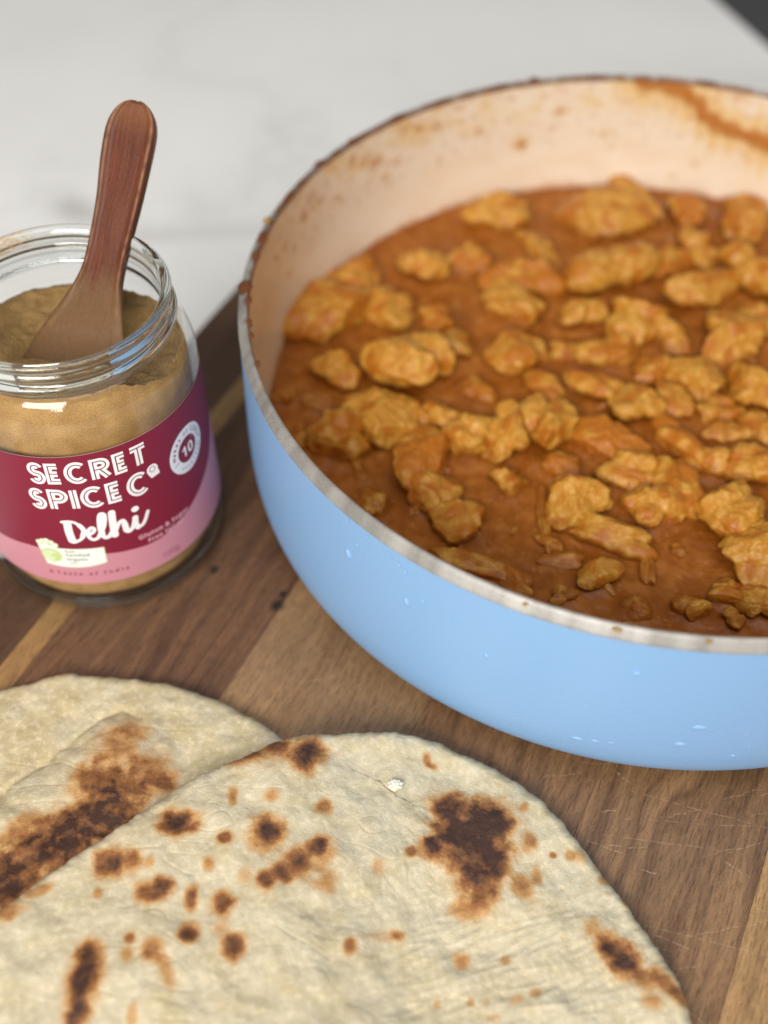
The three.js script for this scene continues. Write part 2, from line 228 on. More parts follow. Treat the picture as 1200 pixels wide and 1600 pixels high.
// ---------- curry: sauce and every piece of chicken ----------
// [x mm, z mm, length mm, width mm, turn, how orange, how far it stands out, label]
const chicken = [
  [-15.8, -321.7, 19.5, 15.6, -0.00, 0.15, 0.8, 'blocky golden chicken piece near the left wall, just above the larger lumpy mound'],
  [9.0, -323.8, 30.1, 22.7, -0.26, 0.15, 1, 'largest lumpy golden chicken mound left of the open sauce in the middle'],
  [22.3, -337.0, 20.4, 15.5, 0.27, 0.35, 0.4, 'half sunken chicken piece behind the largest lumpy mound'],
  [-2.5, -299.4, 25.0, 18.9, -0.69, 0.15, 0.9, 'pale grooved chicken chunk behind the blunt orange one near the left rim'],
  [-14.8, -287.7, 18.8, 17.7, -0.24, 0.6, 0.8, 'blunt orange chicken chunk with a pale knob beside the left rim'],
  [15.9, -299.0, 16.7, 13.9, -0.13, 0.3, 0.4, 'low flat chicken piece between the grooved chunk and the paired knobs'],
  [12.0, -276.8, 15.6, 24.8, -0.42, 0.75, 1, 'pointed chicken piece with an orange flank standing up near the front left rim'],
  [15.8, -262.4, 16.2, 13.6, -0.46, 0.2, 0.8, 'ribbed golden chicken piece at the foot of the pointed one'],
  [24.2, -251.9, 18.4, 13.1, -0.84, 0.4, 0.8, 'rough chicken nub at the lower right end of the ribbed piece'],
  [28.1, -287.9, 15.2, 16.0, -0.00, 0.15, 1, 'left one of the two paired golden chicken knobs over a dark hollow'],
  [41.8, -291.8, 14.0, 21.1, -0.00, 0.1, 1, 'right one of the two paired golden chicken knobs over a dark hollow'],
  [40.4, -268.4, 11.0, 11.3, -0.00, 0.5, 0.6, 'small ragged chicken scrap in the open sauce below the paired knobs'],
  [26.9, -234.0, 22.9, 8.5, -0.40, 0.3, 0.8, 'long bumpy chicken strip lying along the front left rim'],
  [41.0, -227.1, 11.7, 7.4, -0.73, 0.6, 0.7, 'orange end scrap of chicken touching the front rim beside the long strip'],
  [-4.2, -259.9, 11.3, 9.9, -0.46, 0.25, 0.3, 'sunken yellow chicken piece right beside the front left rim'],
  [-35.4, -310.7, 9.5, 7.8, -0.00, 0.5, 0.3, 'tiny orange chicken scrap against the far left of the rim'],
  [-23.3, -307.6, 11.4, 8.4, -0.25, 0.5, 0.25, 'sunken orange chicken sliver below the blocky piece'],
  [-29.1, -290.6, 5.7, 9.9, -0.00, 0.2, 0.5, 'narrow yellow chicken bit touching the left rim'],
  [-8.4, -274.8, 4.8, 11.4, 0.36, 0.3, 0.4, 'thin chicken shred hanging below the blunt orange chunk'],
  [-23.5, -353.3, 33.0, 23.5, 0.84, 0.45, 0.8, 'broad blurred orange chicken mound against the left inner wall'],
  [14.3, -383.7, 17.6, 16.2, -0.77, 0.05, 0.7, 'bright yellow chicken knob in the sauce near the back left wall'],
  [-0.2, -358.9, 23.5, 16.0, -0.75, 0.15, 0.6, 'yellow chicken piece between the blurred mound and the bright knob'],
  [48.0, -420.5, 22.5, 16.7, -0.00, 0.3, 0.7, 'chicken piece against the back wall, left of the open sauce'],
  [90.0, -417.5, 34.3, 18.2, -0.00, 0.25, 0.9, 'wide chicken piece near the back wall below the slanted strip'],
  [104.2, -435.2, 37.4, 10.3, -0.97, 0.3, 1, 'slanted chicken strip leaning against the back inner wall'],
  [123.7, -422.0, 16.5, 19.3, -0.00, 0.8, 0.7, 'reddish chicken piece near the back wall right of the slanted strip'],
  [123.0, -395.2, 16.9, 19.6, -0.00, 0.2, 0.6, 'small golden chicken piece behind the grooved bar on the right'],
  [145.8, -415.6, 21.6, 20.2, -0.00, 0.3, 0.8, 'chicken piece near the back wall at the right edge of view'],
  [62.4, -393.1, 33.6, 10.8, -1.22, 0.1, 0.7, 'curved pale sliver of chicken shining in the back of the sauce'],
  [88.9, -379.8, 34.5, 24.3, 0.55, 0.25, 1, 'big rounded chicken mound with curved ridges at the back'],
  [51.6, -376.5, 29.9, 19.7, -0.00, 0.75, 0.5, 'wide orange chicken piece left of the curved pale sliver'],
  [49.4, -359.6, 18.0, 18.3, -0.53, 0.3, 0.6, 'golden chicken piece in front of the wide orange one'],
  [74.9, -354.6, 17.3, 12.9, 0.41, 0.05, 0.9, 'pale yellow chicken nugget at the left of a dark gap'],
  [92.9, -349.5, 23.3, 18.7, -0.28, 0.2, 1, 'square golden chicken chunk at the right of a dark gap'],
  [117.2, -366.6, 33.5, 16.3, 0.55, 0.3, 1, 'bar shaped chicken piece with a groove behind the square chunk'],
  [141.4, -379.7, 23.3, 18.5, -0.56, 0.2, 1, 'yellow chicken chunk at the right edge beside the grooved bar'],
  [141.0, -350.5, 14.4, 16.9, -0.00, 0.15, 0.9, 'bright chicken chunk cut off by the right edge of view, upper one'],
  [126.7, -341.9, 28.1, 20.6, 0.75, 0.35, 0.7, 'broad dull chicken piece left of the chunk cut off at the right edge'],
  [49.2, -335.5, 21.6, 17.4, -0.00, 0.45, 0.5, 'flat chicken piece low in the sauce at the centre of the pan'],
  [82.1, -333.4, 19.6, 13.7, -0.00, 0.35, 0.8, 'tan chicken piece behind the tall central heap'],
  [74.6, -314.4, 28.2, 10.9, -0.61, 0.55, 1, 'long folded chicken piece forming the left side of the central heap'],
  [95.5, -324.2, 16.6, 9.5, 0.73, 0.55, 1, 'ragged chicken tip at the top of the central heap'],
  [88.3, -303.1, 17.0, 13.7, -0.00, 0.2, 1, 'round chicken knob with a rusty centre in front of the central heap'],
  [101.7, -309.1, 10.1, 20.3, 0.26, 0.4, 0.8, 'upright chicken slice at the right side of the central heap'],
  [111.3, -319.2, 16.0, 15.1, -0.00, 0.1, 0.9, 'smooth yellow chicken chunk right of the central heap'],
  [115.9, -304.1, 17.8, 10.7, 0.26, 0.3, 0.6, 'upper one of two slim chicken pieces lying parallel on the right'],
  [118.9, -292.4, 20.5, 11.7, 0.38, 0.35, 0.6, 'lower one of two slim chicken pieces lying parallel on the right'],
  [130.4, -312.8, 15.9, 21.1, -0.00, 0.25, 0.9, 'tall chicken chunk at the right edge beside two slim parallel pieces'],
  [76.0, -287.8, 24.8, 15.1, -0.25, 0.85, 0.5, 'flat orange chicken piece in front of the rusty centred knob'],
  [98.7, -289.9, 21.5, 12.6, -0.80, 0.7, 0.7, 'orange chicken piece leaning right of the rusty centred knob'],
  [54.6, -292.5, 16.2, 27.6, -0.30, 0.3, 1, 'tall chicken piece with a burnished edge right of the paired knobs'],
  [59.7, -312.6, 18.1, 11.3, -0.71, 0.6, 0.5, 'orange chicken slope left of the central heap'],
  [62.8, -259.0, 19.2, 16.9, 0.57, 0.2, 1, 'plump teardrop chicken piece in the front middle'],
  [81.8, -273.8, 19.1, 14.0, -0.00, 0.25, 0.7, 'knobbly chicken cluster behind the teardrop piece'],
  [85.5, -257.6, 15.1, 13.5, -0.67, 0.3, 0.9, 'ragged upright chicken piece right of the teardrop piece'],
  [95.8, -265.3, 14.3, 23.8, -0.00, 0.5, 0.6, 'flat slab of chicken standing behind the ragged upright piece'],
  [74.4, -245.0, 23.1, 9.6, -0.41, 0.25, 0.9, 'long chicken strip with a bent end in front of the ragged upright piece'],
  [110.2, -251.5, 26.3, 19.9, 0.67, 0.1, 1, 'large pale chicken slab with a dark pit at the right edge'],
  [115.9, -239.1, 17.7, 20.6, -0.46, 0.15, 1, 'bumpy chicken piece overlapping the front of the large pale slab'],
  [122.1, -276.3, 17.5, 13.0, -0.00, 0.4, 1, 'glossy orange chicken piece behind the large pale slab'],
  [65.5, -229.4, 14.3, 9.5, 0.44, 0.1, 0.9, 'square ended chicken block near the front rim'],
  [54.6, -221.8, 8.1, 5.8, 0.44, 0.3, 0.7, 'small round chicken nub touching the front rim beside the square block'],
  [81.9, -232.6, 5.1, 10.6, -0.00, 0.15, 0.7, 'little upright chicken crumb alone in the front sauce'],
  [93.2, -241.2, 5.2, 4.6, -0.00, 0.3, 0.5, 'tiny chicken crumb left of the large pale slab'],
  [93.5, -218.3, 10.8, 9.2, -0.00, 0.35, 0.7, 'angular chicken piece alone near the front rim'],
  [107.4, -223.8, 15.0, 9.9, -0.23, 0.5, 0.4, 'sunken chicken piece in front of the overlapping bumpy piece'],
  [104.8, -213.2, 7.3, 6.5, -0.00, 0.2, 0.8, 'small dark golden chicken nub touching the front rim at right'],
  [113.9, -219.0, 12.0, 10.5, -0.00, 0.15, 0.9, 'crumbly chicken nugget at the right edge near the front rim'],
  [56.6, -236.9, 16.8, 5.5, -0.11, 0.4, 0.4, 'thin orange chicken shred lying behind the square ended block'],
  [50.9, -255.0, 4.1, 22.5, -0.00, 0.3, 0.5, 'long thin chicken shred left of the teardrop piece'],
  [52.2, -243.4, 9.5, 5.8, -0.75, 0.3, 0.5, 'small curled chicken shred below the long thin shred'],
  [21.0, -352.0, 17.8, 15.0, -0.00, 0.6, 0.3, 'faint orange chicken lump in the open sauce behind the largest lumpy mound'],
  [31.0, -314.5, 14.5, 12.8, -0.00, 0.5, 0.3, 'low chicken lump between the largest lumpy mound and the tall burnished piece'],
  [104.5, -343.8, 16.0, 14.9, -0.53, 0.4, 0.6, 'dull chicken piece between the square chunk and the broad dull piece'],
  [111.2, -388.3, 15.7, 16.4, -0.00, 0.5, 0.5, 'orange chicken piece right of the big rounded mound'],
  [69.3, -334.0, 14.5, 13.8, -0.00, 0.5, 0.5, 'small tan chicken piece left of the piece behind the central heap'],
  [107.2, -279.1, 15.5, 12.9, -0.00, 0.5, 0.4, 'sunken chicken piece below the two slim parallel pieces'],
  [130.0, -296.6, 11.9, 13.2, -0.00, 0.3, 0.7, 'chicken chunk at the right edge below the tall one'],
  [60.6, -277.4, 11.1, 11.2, -0.00, 0.6, 0.35, 'sunken orange bit between the tall burnished piece and the knobbly cluster'],
  [-15.2, -376.8, 20.2, 15.1, 0.54, 0.6, 0.35, 'low orange chicken lump at the back left beside the inner wall'],
  [33.4, -389.8, 18.8, 16.1, -0.00, 0.6, 0.3, 'faint chicken lump in the back sauce left of the curved pale sliver'],
  [76.1, -218.2, 9.6, 8.3, -0.00, 0.6, 0.25, 'nearly sunken orange chicken piece close to the front rim'],
];
{
  const grain = grey(512, 512, (u, v) => 0.5 + 0.28 * n2(u * 26, v * 26) + 0.22 * n2(u * 61, v * 61) + 0.1 * n2(u * 130, v * 130));
  // sauce: one rippled sheet with a shallow skirt, raised where it clings to the meat
  const NR = 190, NA = 560, RM = 0.1331, pos = [], col = [], uv = [], idx = [];
  const c1 = [0.30, 0.087, 0.008], c2 = [0.42, 0.148, 0.024], c3 = [0.17, 0.043, 0.003];
  for (let i = 0; i <= NR; i++) for (let j = 0; j <= NA; j++) {
    const r = RM * Math.pow(i / NR, 0.75), a = (j / NA) * 2 * Math.PI, x = Math.cos(a) * r, z = Math.sin(a) * r, X = (x + PX) * 1000, Z = (z + PZ) * 1000;
    let near = 0;
    for (const q of chicken) {
      const dx = X - q[0], dz = Z - q[1], R = Math.max(q[2], q[3]);
      if (dx * dx + dz * dz > R * R) continue;
      const cs = Math.cos(q[4]), sn = Math.sin(q[4]), lx = dx * cs - dz * sn, lz = dx * sn + dz * cs, m = Math.hypot(lx / (q[2] * 0.5), lz / (q[3] * 0.5));
      near = Math.max(near, sstep(1.7, 0.7, m) * clamp(Math.min(q[2], q[3]) / 14));
    }
    const big = fbm(X * 0.03, Z * 0.03, 3), mid = fbm(X * 0.12 + 5, Z * 0.12, 3), sm = n2(X * 0.55, Z * 0.55), ti = n2(X * 1.6, Z * 1.6);
    const y = SAUCE + 0.0009 * big + 0.0004 * mid + 0.00008 * sm + 0.00003 * ti + near * 0.0015 + 0.001 * sstep(0.128, 0.1331, r);
    pos.push(x, y, z); uv.push(X / 40, Z / 40);
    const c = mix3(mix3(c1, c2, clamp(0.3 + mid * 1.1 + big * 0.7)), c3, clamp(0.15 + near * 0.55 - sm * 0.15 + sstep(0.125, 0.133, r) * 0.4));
    const sp = sstep(0.74, 0.9, n2(X * 0.9 + 40, Z * 0.9)) * 0.5;
    col.push(...mix3(c, [0.55, 0.27, 0.08], sp));
  }
  for (let i = 0; i < NR; i++) for (let j = 0; j < NA; j++) { const a = i * (NA + 1) + j, b = a + NA + 1; idx.push(a, a + 1, b, b, a + 1, b + 1); }
  const g = new THREE.BufferGeometry();
  g.setAttribute('position', new THREE.Float32BufferAttribute(pos, 3)); g.setAttribute('uv', new THREE.Float32BufferAttribute(uv, 2)); g.setAttribute('color', new THREE.Float32BufferAttribute(col, 3)); g.setIndex(idx); g.computeVertexNormals();
  const s = mesh('curry_sauce', g, phys({ vertexColors: true, roughness: 0.36, specularIntensity: 0.5, bumpMap: grain, bumpScale: 0.00008 }));
  s.position.set(PX, 0, PZ); tag(s, 'thick orange brown curry sauce filling the blue pan', 'curry sauce');

  const meat = phys({ vertexColors: true, roughness: 0.42, specularIntensity: 0.5, clearcoat: 0.2, clearcoatRoughness: 0.25, bumpMap: grain, bumpScale: 0.00008 });
  const gold = [0.48, 0.200, 0.02], pale = [0.60, 0.325, 0.06], orange = [0.42, 0.135, 0.01], brown = [0.29, 0.086, 0.006];
  chicken.forEach(([x, z, L, W, yaw, tone, lift, label], n) => {
    const r = rng(900 + n * 7), o = r() * 200, small = Math.min(L, W) < 8;
    const a = L / 2, b = W / 2, c = Math.min(L, W) * (small ? 0.42 : 0.44), vis = 0.32 + 0.45 * lift;
    const lobes = [], k = 2 + Math.floor(r() * 2.6);
    for (let i = 0; i < k; i++) { const t = (i + r() * 0.7) / k * 6.283, d = 0.3 + r() * 0.25; lobes.push([Math.cos(t) * d, (r() - 0.25) * 0.5, Math.sin(t) * d, 0.45 + r() * 0.22]); }
    const cuts = []; for (let i = 0; i < 7; i++) { const t = r() * 6.283, e = r() * 1.3 - 0.15, ce = Math.cos(e); cuts.push([Math.cos(t) * ce, Math.sin(e), Math.sin(t) * ce, 0.56 + r() * 0.3]); }
    const g = mergeVertices(new THREE.IcosahedronGeometry(1, small ? 12 : 24).deleteAttribute('uv').deleteAttribute('normal')), p = g.attributes.position, uvs = new Float32Array(p.count * 2), cols = new Float32Array(p.count * 3);
    for (let i = 0; i < p.count; i++) {
      const dx = p.getX(i), dy = p.getY(i), dz = p.getZ(i);
      let R = 0.42, s2 = 0.42, seam = 0, acc = Math.exp(0.42 / 0.07);
      for (const [lx, ly, lz, lr] of lobes) {
        const bb = dx * lx + dy * ly + dz * lz, D = bb * bb - (lx * lx + ly * ly + lz * lz - lr * lr);
        if (D > 0) { const t = bb + Math.sqrt(D); acc += Math.exp(t / 0.07); if (t > R) { s2 = R; R = t; } else if (t > s2) s2 = t; }
      }
      seam = sstep(0.07, 0.0, R - s2) * 0.6; R = 0.07 * Math.log(acc);
      for (const [nx, ny, nz, d] of cuts) { const q = nx * dx + ny * dy + nz * dz; if (q > 0.15) { const t = d / q; if (t < R) R = lerp(R, t, 0.92); } }
      let X = dx * R * a * 1.42, Y = dy * R * c * 1.3, Z = dz * R * b * 1.42;
      const l1 = n3(X * 0.17 + o, Y * 0.17, Z * 0.17), l2 = n3(X * 0.42 + o, Y * 0.42, Z * 0.42), l3 = n3(X * 1.0, Y * 1.0 + o, Z * 1.0), fib = n3(X * 0.35, Y * 0.9, Z * 1.3 + o), fo = 1 - Math.abs(n3(X * 0.22 - o, Y * 0.22, Z * 0.22));
      const amp = clamp(Math.min(L, W) / 17, 0.22, 1), disp = amp * (0.7 * l1 + 0.1 * l2 + 0.03 * l3 + 0.15 * fib - 0.3 * sstep(0.6, 1, fo) - 0.2 * seam);
      const rl = Math.hypot(X, Y, Z), f = Math.max(0.3, (rl + disp) / rl);
      X *= f; Y *= f; Z *= f;
      p.setXYZ(i, X / 1000, Y / 1000, Z / 1000);
      uvs[i * 2] = (X + Y * 0.5) / 16 + o; uvs[i * 2 + 1] = (Z - Y * 0.6) / 16;
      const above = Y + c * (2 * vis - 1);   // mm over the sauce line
      let m = mix3(gold, pale, clamp(0.25 + l1 * 0.6 + l2 * 0.4 + 0.6 * fib));
      m = mix3(m, orange, clamp(sstep(-0.25, 0.4, n3(X * 0.11 + o * 2, Y * 0.09, Z * 0.09) + (tone - 0.45) * 1.3)));
      m = mix3(m, orange, 0.22 * sstep(0.72, 1, fo) + 0.2 * seam);
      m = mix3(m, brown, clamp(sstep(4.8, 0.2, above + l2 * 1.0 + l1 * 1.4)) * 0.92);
      m = mix3(m, brown, 0.3 * sstep(0.45, 0.85, l3 * 0.6 + l2 * 0.6));
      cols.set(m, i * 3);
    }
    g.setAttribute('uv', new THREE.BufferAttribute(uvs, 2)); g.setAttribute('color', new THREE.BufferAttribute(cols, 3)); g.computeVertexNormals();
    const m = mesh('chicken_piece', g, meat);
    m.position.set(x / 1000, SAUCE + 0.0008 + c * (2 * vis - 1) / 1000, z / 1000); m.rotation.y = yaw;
    if (label.startsWith('slanted')) m.rotation.z = 0.0;
    tag(m, label, 'chicken piece', 'pieces of chicken in the curry');
  });

  // shreds and crumbs too small to count
  const cg = new THREE.IcosahedronGeometry(1, 3), cp = cg.attributes.position, R = rng(77), crumbs = new THREE.InstancedMesh(cg, std({ roughness: 0.45 }), 260);
  for (let i = 0; i < cp.count; i++) { const x = cp.getX(i), y = cp.getY(i), z = cp.getZ(i), k = 1 + 0.35 * n3(x * 1.5, y * 1.5, z * 1.5); cp.setXYZ(i, x * k, y * k, z * k); }
  cg.computeVertexNormals();
  const o = new THREE.Object3D(), cc = new THREE.Color();
  for (let i = 0; i < 260; i++) {
    const a = R() * 6.283, r = Math.sqrt(R()) * 0.127, s = 0.00035 + R() ** 4 * 0.0019;
    o.position.set(PX + Math.cos(a) * r, SAUCE + 0.0006 + 0.0007 * fbm((PX + Math.cos(a) * r) * 120 + 5, (PZ + Math.sin(a) * r) * 120, 3), PZ + Math.sin(a) * r); o.rotation.set(R() * 6, R() * 6, R() * 6); o.scale.set(s * (1 + R()), s * 0.8, s * (0.7 + R() * 0.6)); o.updateMatrix(); crumbs.setMatrixAt(i, o.matrix);
    crumbs.setColorAt(i, cc.setRGB(...mix3([0.30, 0.088, 0.007], [0.46, 0.20, 0.03], R() ** 2)));
  }
  crumbs.name = 'sauce_crumbs'; crumbs.userData.kind = 'stuff'; crumbs.castShadow = crumbs.receiveShadow = true; scene.add(crumbs);
  tag(crumbs, 'tiny crumbs and shreds of chicken scattered through the sauce', 'crumbs');
}

// ---------- flatbreads ----------
const creamN = [0.60, 0.515, 0.345], yolk = [0.51, 0.41, 0.225], tan = [0.50, 0.27, 0.095], rust = [0.26, 0.095, 0.025], char = [0.052, 0.018, 0.008];
function scorch(I) { return I < 0.34 ? mix3(creamN, tan, I / 0.34) : I < 0.62 ? mix3(tan, rust, (I - 0.34) / 0.28) : mix3(rust, char, clamp((I - 0.62) / 0.38)); }
function spotField(spots) {   // x, z in mm
  return (x, z) => {
    const w1 = n2(x * 0.16, z * 0.16), w2 = n2(x * 0.5 + 9, z * 0.5), w3 = n2(x * 1.3, z * 1.3 + 4);
    let keep = 1, halo = 1;
    for (const [sx, sz, rx, rz, rot, s] of spots) {
      const dx = x - sx, dz = z - sz, R = Math.max(rx, rz) * 2.4 + 1.5;
      if (dx * dx + dz * dz > R * R) continue;
      const cs = Math.cos(rot), sn = Math.sin(rot), ux = (dx * cs + dz * sn) / (rx * 1.1 + 0.15), uz = (-dx * sn + dz * cs) / (rz * 1.1 + 0.15);
      const big = clamp(Math.min(rx, rz) / 4, 0.35, 1), d = Math.hypot(ux, uz) + (0.17 * w1 + 0.06 * w2) + 0.03 * w3;
      keep *= 1 - clamp(s * 0.97 * sstep(1.22, 1.26 - 1.12 * (0.75 + 0.25 * big), d)); halo *= 1 - 0.2 * s * sstep(1.75, 0.8, d);
    }
    return [1 - keep, 1 - halo];
  };
}
function breadTexture(box, spots, opts) {
  const [x0, x1, z0, z1] = box, field = spotField(spots), W = opts.w, H = Math.round(W * (z1 - z0) / (x1 - x0));
  return paint(W, H, (u, v) => {
    const x = lerp(x0, x1, u), z = lerp(z0, z1, v);
    let [I, halo] = field(x, z);
    const f1 = fbm(x * 0.06, z * 0.06, 3), f2 = fbm(x * 0.3, z * 0.3, 3), f3 = n2(x * 1.5, z * 1.5), f4 = n2(x * 3.6, z * 3.6);
    const mott = 0.94 + 0.2 * fbm(x * 0.2 + 40, z * 0.2, 3) * (opts.mottle ?? 1) + 0.04 * f3;
    I = clamp(I * lerp(1, mott, clamp(4 * I * (1.15 - I) + 0.2)) * 1.13);
    // a few stray freckles
    const fk = sstep(opts.freckle, opts.freckle + 0.12, n2(x * 0.33 + 71, z * 0.33) * 0.75 + 0.3 * f3) * opts.freckleK(x, z);
    I = Math.max(I, 0.3 * fk);
    let c = I > 0.001 ? scorch(I) : creamN;
    const base = mix3(mix3(creamN, yolk, clamp(0.18 + f1 * 0.9 + (opts.yolk?.(x, z) ?? 0))), [0.71, 0.635, 0.47], clamp(f2 * 0.8 + 0.1 * f3));
    c = mix3(base.map((q, k) => q * (c[k] / creamN[k])), c, clamp(I * 2.2));
    c = mix3(c, tan, halo * 0.5 * (1 - I));
    const g = 1 + 0.08 * f3 + 0.07 * f4 + 0.07 * f2 + (I > 0.35 ? 0.10 * (f4 * 0.6 + f3 * 0.4) : 0);
    c = c.map((q) => q * g);
    let h = 0.5 + 0.16 * f2 + 0.13 * f3 + 0.09 * f4 + 0.1 * I * f3;
    const e = opts.extra?.(x, z) ?? 0; if (e > 0) { c = c.map((q) => q * (1 - 0.62 * e)); h -= 0.45 * e; }
    return [...c, h];
  });
}
function breadMesh(name, outline, cx, cz, top, bottom, box, material, parent, nr = 230, na = 900) {
  const rad = outlineTable(outline, cx, cz), pos = [], uv = [], idx = [], [x0, x1, z0, z1] = box;
  const put = (x, y, z) => { pos.push(x, y, z); uv.push((x * 1000 - x0) / (x1 - x0), (z * 1000 - z0) / (z1 - z0)); };
  for (let i = 0; i <= nr; i++) for (let j = 0; j <= na; j++) {
    const a = (j / na) * 2 * Math.PI, R = rad(cx + Math.cos(a), cz + Math.sin(a)) + 0.0004 * n2(Math.cos(a) * 9 + cx * 100, Math.sin(a) * 9) + 0.0002 * n2(Math.cos(a) * 30, Math.sin(a) * 30), f = Math.pow(i / nr, 0.72), x = cx + Math.cos(a) * R * f, z = cz + Math.sin(a) * R * f;
    put(x, top(x, z, R * (1 - f)), z);
  }
  const n0 = (nr + 1) * (na + 1), nb = 24;
  for (let i = 0; i <= nb; i++) for (let j = 0; j <= na; j++) {
    const a = (j / na) * 2 * Math.PI, k = (nr * (na + 1) + j) * 3, X = pos[k], Z = pos[k + 2], f = 1 - (i / nb) * 0.999, x = cx + (X - cx) * f, z = cz + (Z - cz) * f;
    put(x, i === 0 ? pos[k + 1] : bottom(x, z), z);
  }
  for (let i = 0; i < nr; i++) for (let j = 0; j < na; j++) { const a = i * (na + 1) + j, b = a + na + 1; idx.push(a, a + 1, b, b, a + 1, b + 1); }
  for (let i = 0; i < nb; i++) for (let j = 0; j < na; j++) { const a = n0 + i * (na + 1) + j, b = a + na + 1; idx.push(a, a + 1, b, b, a + 1, b + 1); }
  const g = new THREE.BufferGeometry();
  g.setAttribute('position', new THREE.Float32BufferAttribute(pos, 3)); g.setAttribute('uv', new THREE.Float32BufferAttribute(uv, 2)); g.setIndex(idx); g.computeVertexNormals();
  return mesh(name, g, material, parent);
}
const edge = (d, w) => { const t = clamp(d / w); return Math.sqrt(1 - (1 - t) * (1 - t)); };
// blisters, dimples and wrinkles of baked dough, metres; x, z in mm
function dough(x, z, k) {
  const a = fbm(x * 0.028 + k, z * 0.028, 3), b = fbm(x * 0.1 + k * 2, z * 0.1, 2), c = n2(x * 0.42, z * 0.42 + k), d = n2(x * 1.0 + k, z * 1.0);
  const rid = 1 - Math.abs(n2(x * 0.06 + k * 3, z * 0.11)), rid2 = 1 - Math.abs(n2(x * 0.17 + k, z * 0.3));
  return 0.0015 * a + 0.00042 * b + 0.00005 * c + 0.00001 * d - (k === 3 ? 0.00004 : 0.00014) * sstep(0.8, 1, rid) * clamp(0.4 + 1.5 * a) - 0.00003 * sstep(0.85, 1, rid2);
}
// rear bread: a folded flap with a scorched belly bulging in front of it
const creaseD = polyDist([[-108.7, -165.8], [-99.4, -174.6], [-91.7, -182.7], [-83.9, -191.6], [-79.5, -192.6], [-73.1, -190.6], [-65.8, -185.6], [-60.2, -179.2], [-54.7, -171.5], [-50, -160]].map((p) => p));
const belly = outlineTable([[-120, -155], [-108.7, -165.8], [-99.4, -174.6], [-91.7, -182.7], [-84.5, -191], [-79.5, -193], [-73.1, -190.6], [-65.8, -185.6], [-60.2, -179.2], [-54.7, -171.5], [-48, -160], [-42, -140], [-50, -110], [-90, -90], [-125, -110]], -0.085, -0.148);
function rearRaise(x, z) {   // metres above the flat of the rear bread
  const R = belly(x / 1000, z / 1000), q = R - Math.hypot(x / 1000 + 0.085, z / 1000 + 0.148) + 0.0006 * n2(x * 0.12, z * 0.12);
  return 0.0032 * sstep(-0.003 - 0.003 * sstep(-80, -66, x), 0.0095 + 0.006 * sstep(-80, -60, x), q) + 0.0012 * sstep(0.004, 0.03, q) - 0.0008 * sstep(-70, -82, x) * Math.exp(-((q + 0.0012) ** 2) / 0.0000016);
}
const frontLift = (x) => 0.0105 * sstep(0.025, -0.035, x);   // the front bread is propped up by the rear one on its left
{
  const NRs = [[-93.7, -146.3, 12.3, 8.5, -0.5, 0.85], [-85.3, -154.9, 11, 7.8, -0.5, 0.95], [-77.5, -159.5, 9, 7.5, -0.3, 0.9], [-81.7, -168.9, 8.4, 7.6, 0, 0.7], [-77.7, -180.4, 7.9, 8.2, 0, 0.45], [-67.2, -172.5, 7.7, 6.7, 0.3, 0.5], [-74.3, -186.9, 6.1, 4.5, 0, 0.3], [-63.1, -169, 4.8, 4.9, 0, 0.55], [-99.5, -136.2, 7.9, 6.3, -0.4, 0.9], [-73.2, -166.9, 8.8, 6.7, 0, 0.6], [-85.2, -147.3, 7, 6.4, -0.4, 0.8], [-98.8, -153.8, 8.9, 5.2, -0.5, 0.5], [-104, -140, 9, 8, 0, 0.8], [-72, -154, 9, 8, 0, 0.8]];
  const box = [-135, -20, -215, -105];
  const t = breadTexture(box, NRs, { w: 900, mottle: 1.7, freckle: 0.75, freckleK: () => 0.35, yolk: (x, z) => 0.75 * sstep(0.002, -0.004, rearRaise(x, z) - 0.002) });
  const m = phys({ map: t.map, bumpMap: t.bump, bumpScale: 0.00026, roughness: 0.72 });
  const o = [[-118.2, -203], [-107.1, -206.7], [-96.7, -209.6], [-95.6, -209.2], [-79.4, -208.1], [-61, -204.3], [-49.7, -199.7], [-38.3, -193], [-31.2, -188], [-16, -172], [-6, -148], [-4, -115], [-16, -80], [-45, -52], [-90, -40], [-140, -52], [-168, -85], [-176, -125], [-164, -165], [-142, -190]];
  const top = (x, z, d) => {
    const X = x * 1000, Z = z * 1000, fold = 0.00012 * sstep(0.8, 1, 1 - Math.abs(n2(X * 0.035 + 2, Z * 0.07)));
    return 0.0008 + edge(d, 0.004) * (0.0045 + 0.7 * dough(X, Z, 3)) + sstep(0.001, 0.012, d) * (rearRaise(X, Z) - fold) + 0.0004 * n2(X * 0.1, Z * 0.1) * sstep(0, 0.006, d);
  };
  const b = breadMesh('flatbread', o, -0.088, -0.124, top, () => 0.0004, box, m, scene);
  tag(b, 'rear flatbread with a broad brown scorched bulge, half covered by the other bread', 'flatbread');
}
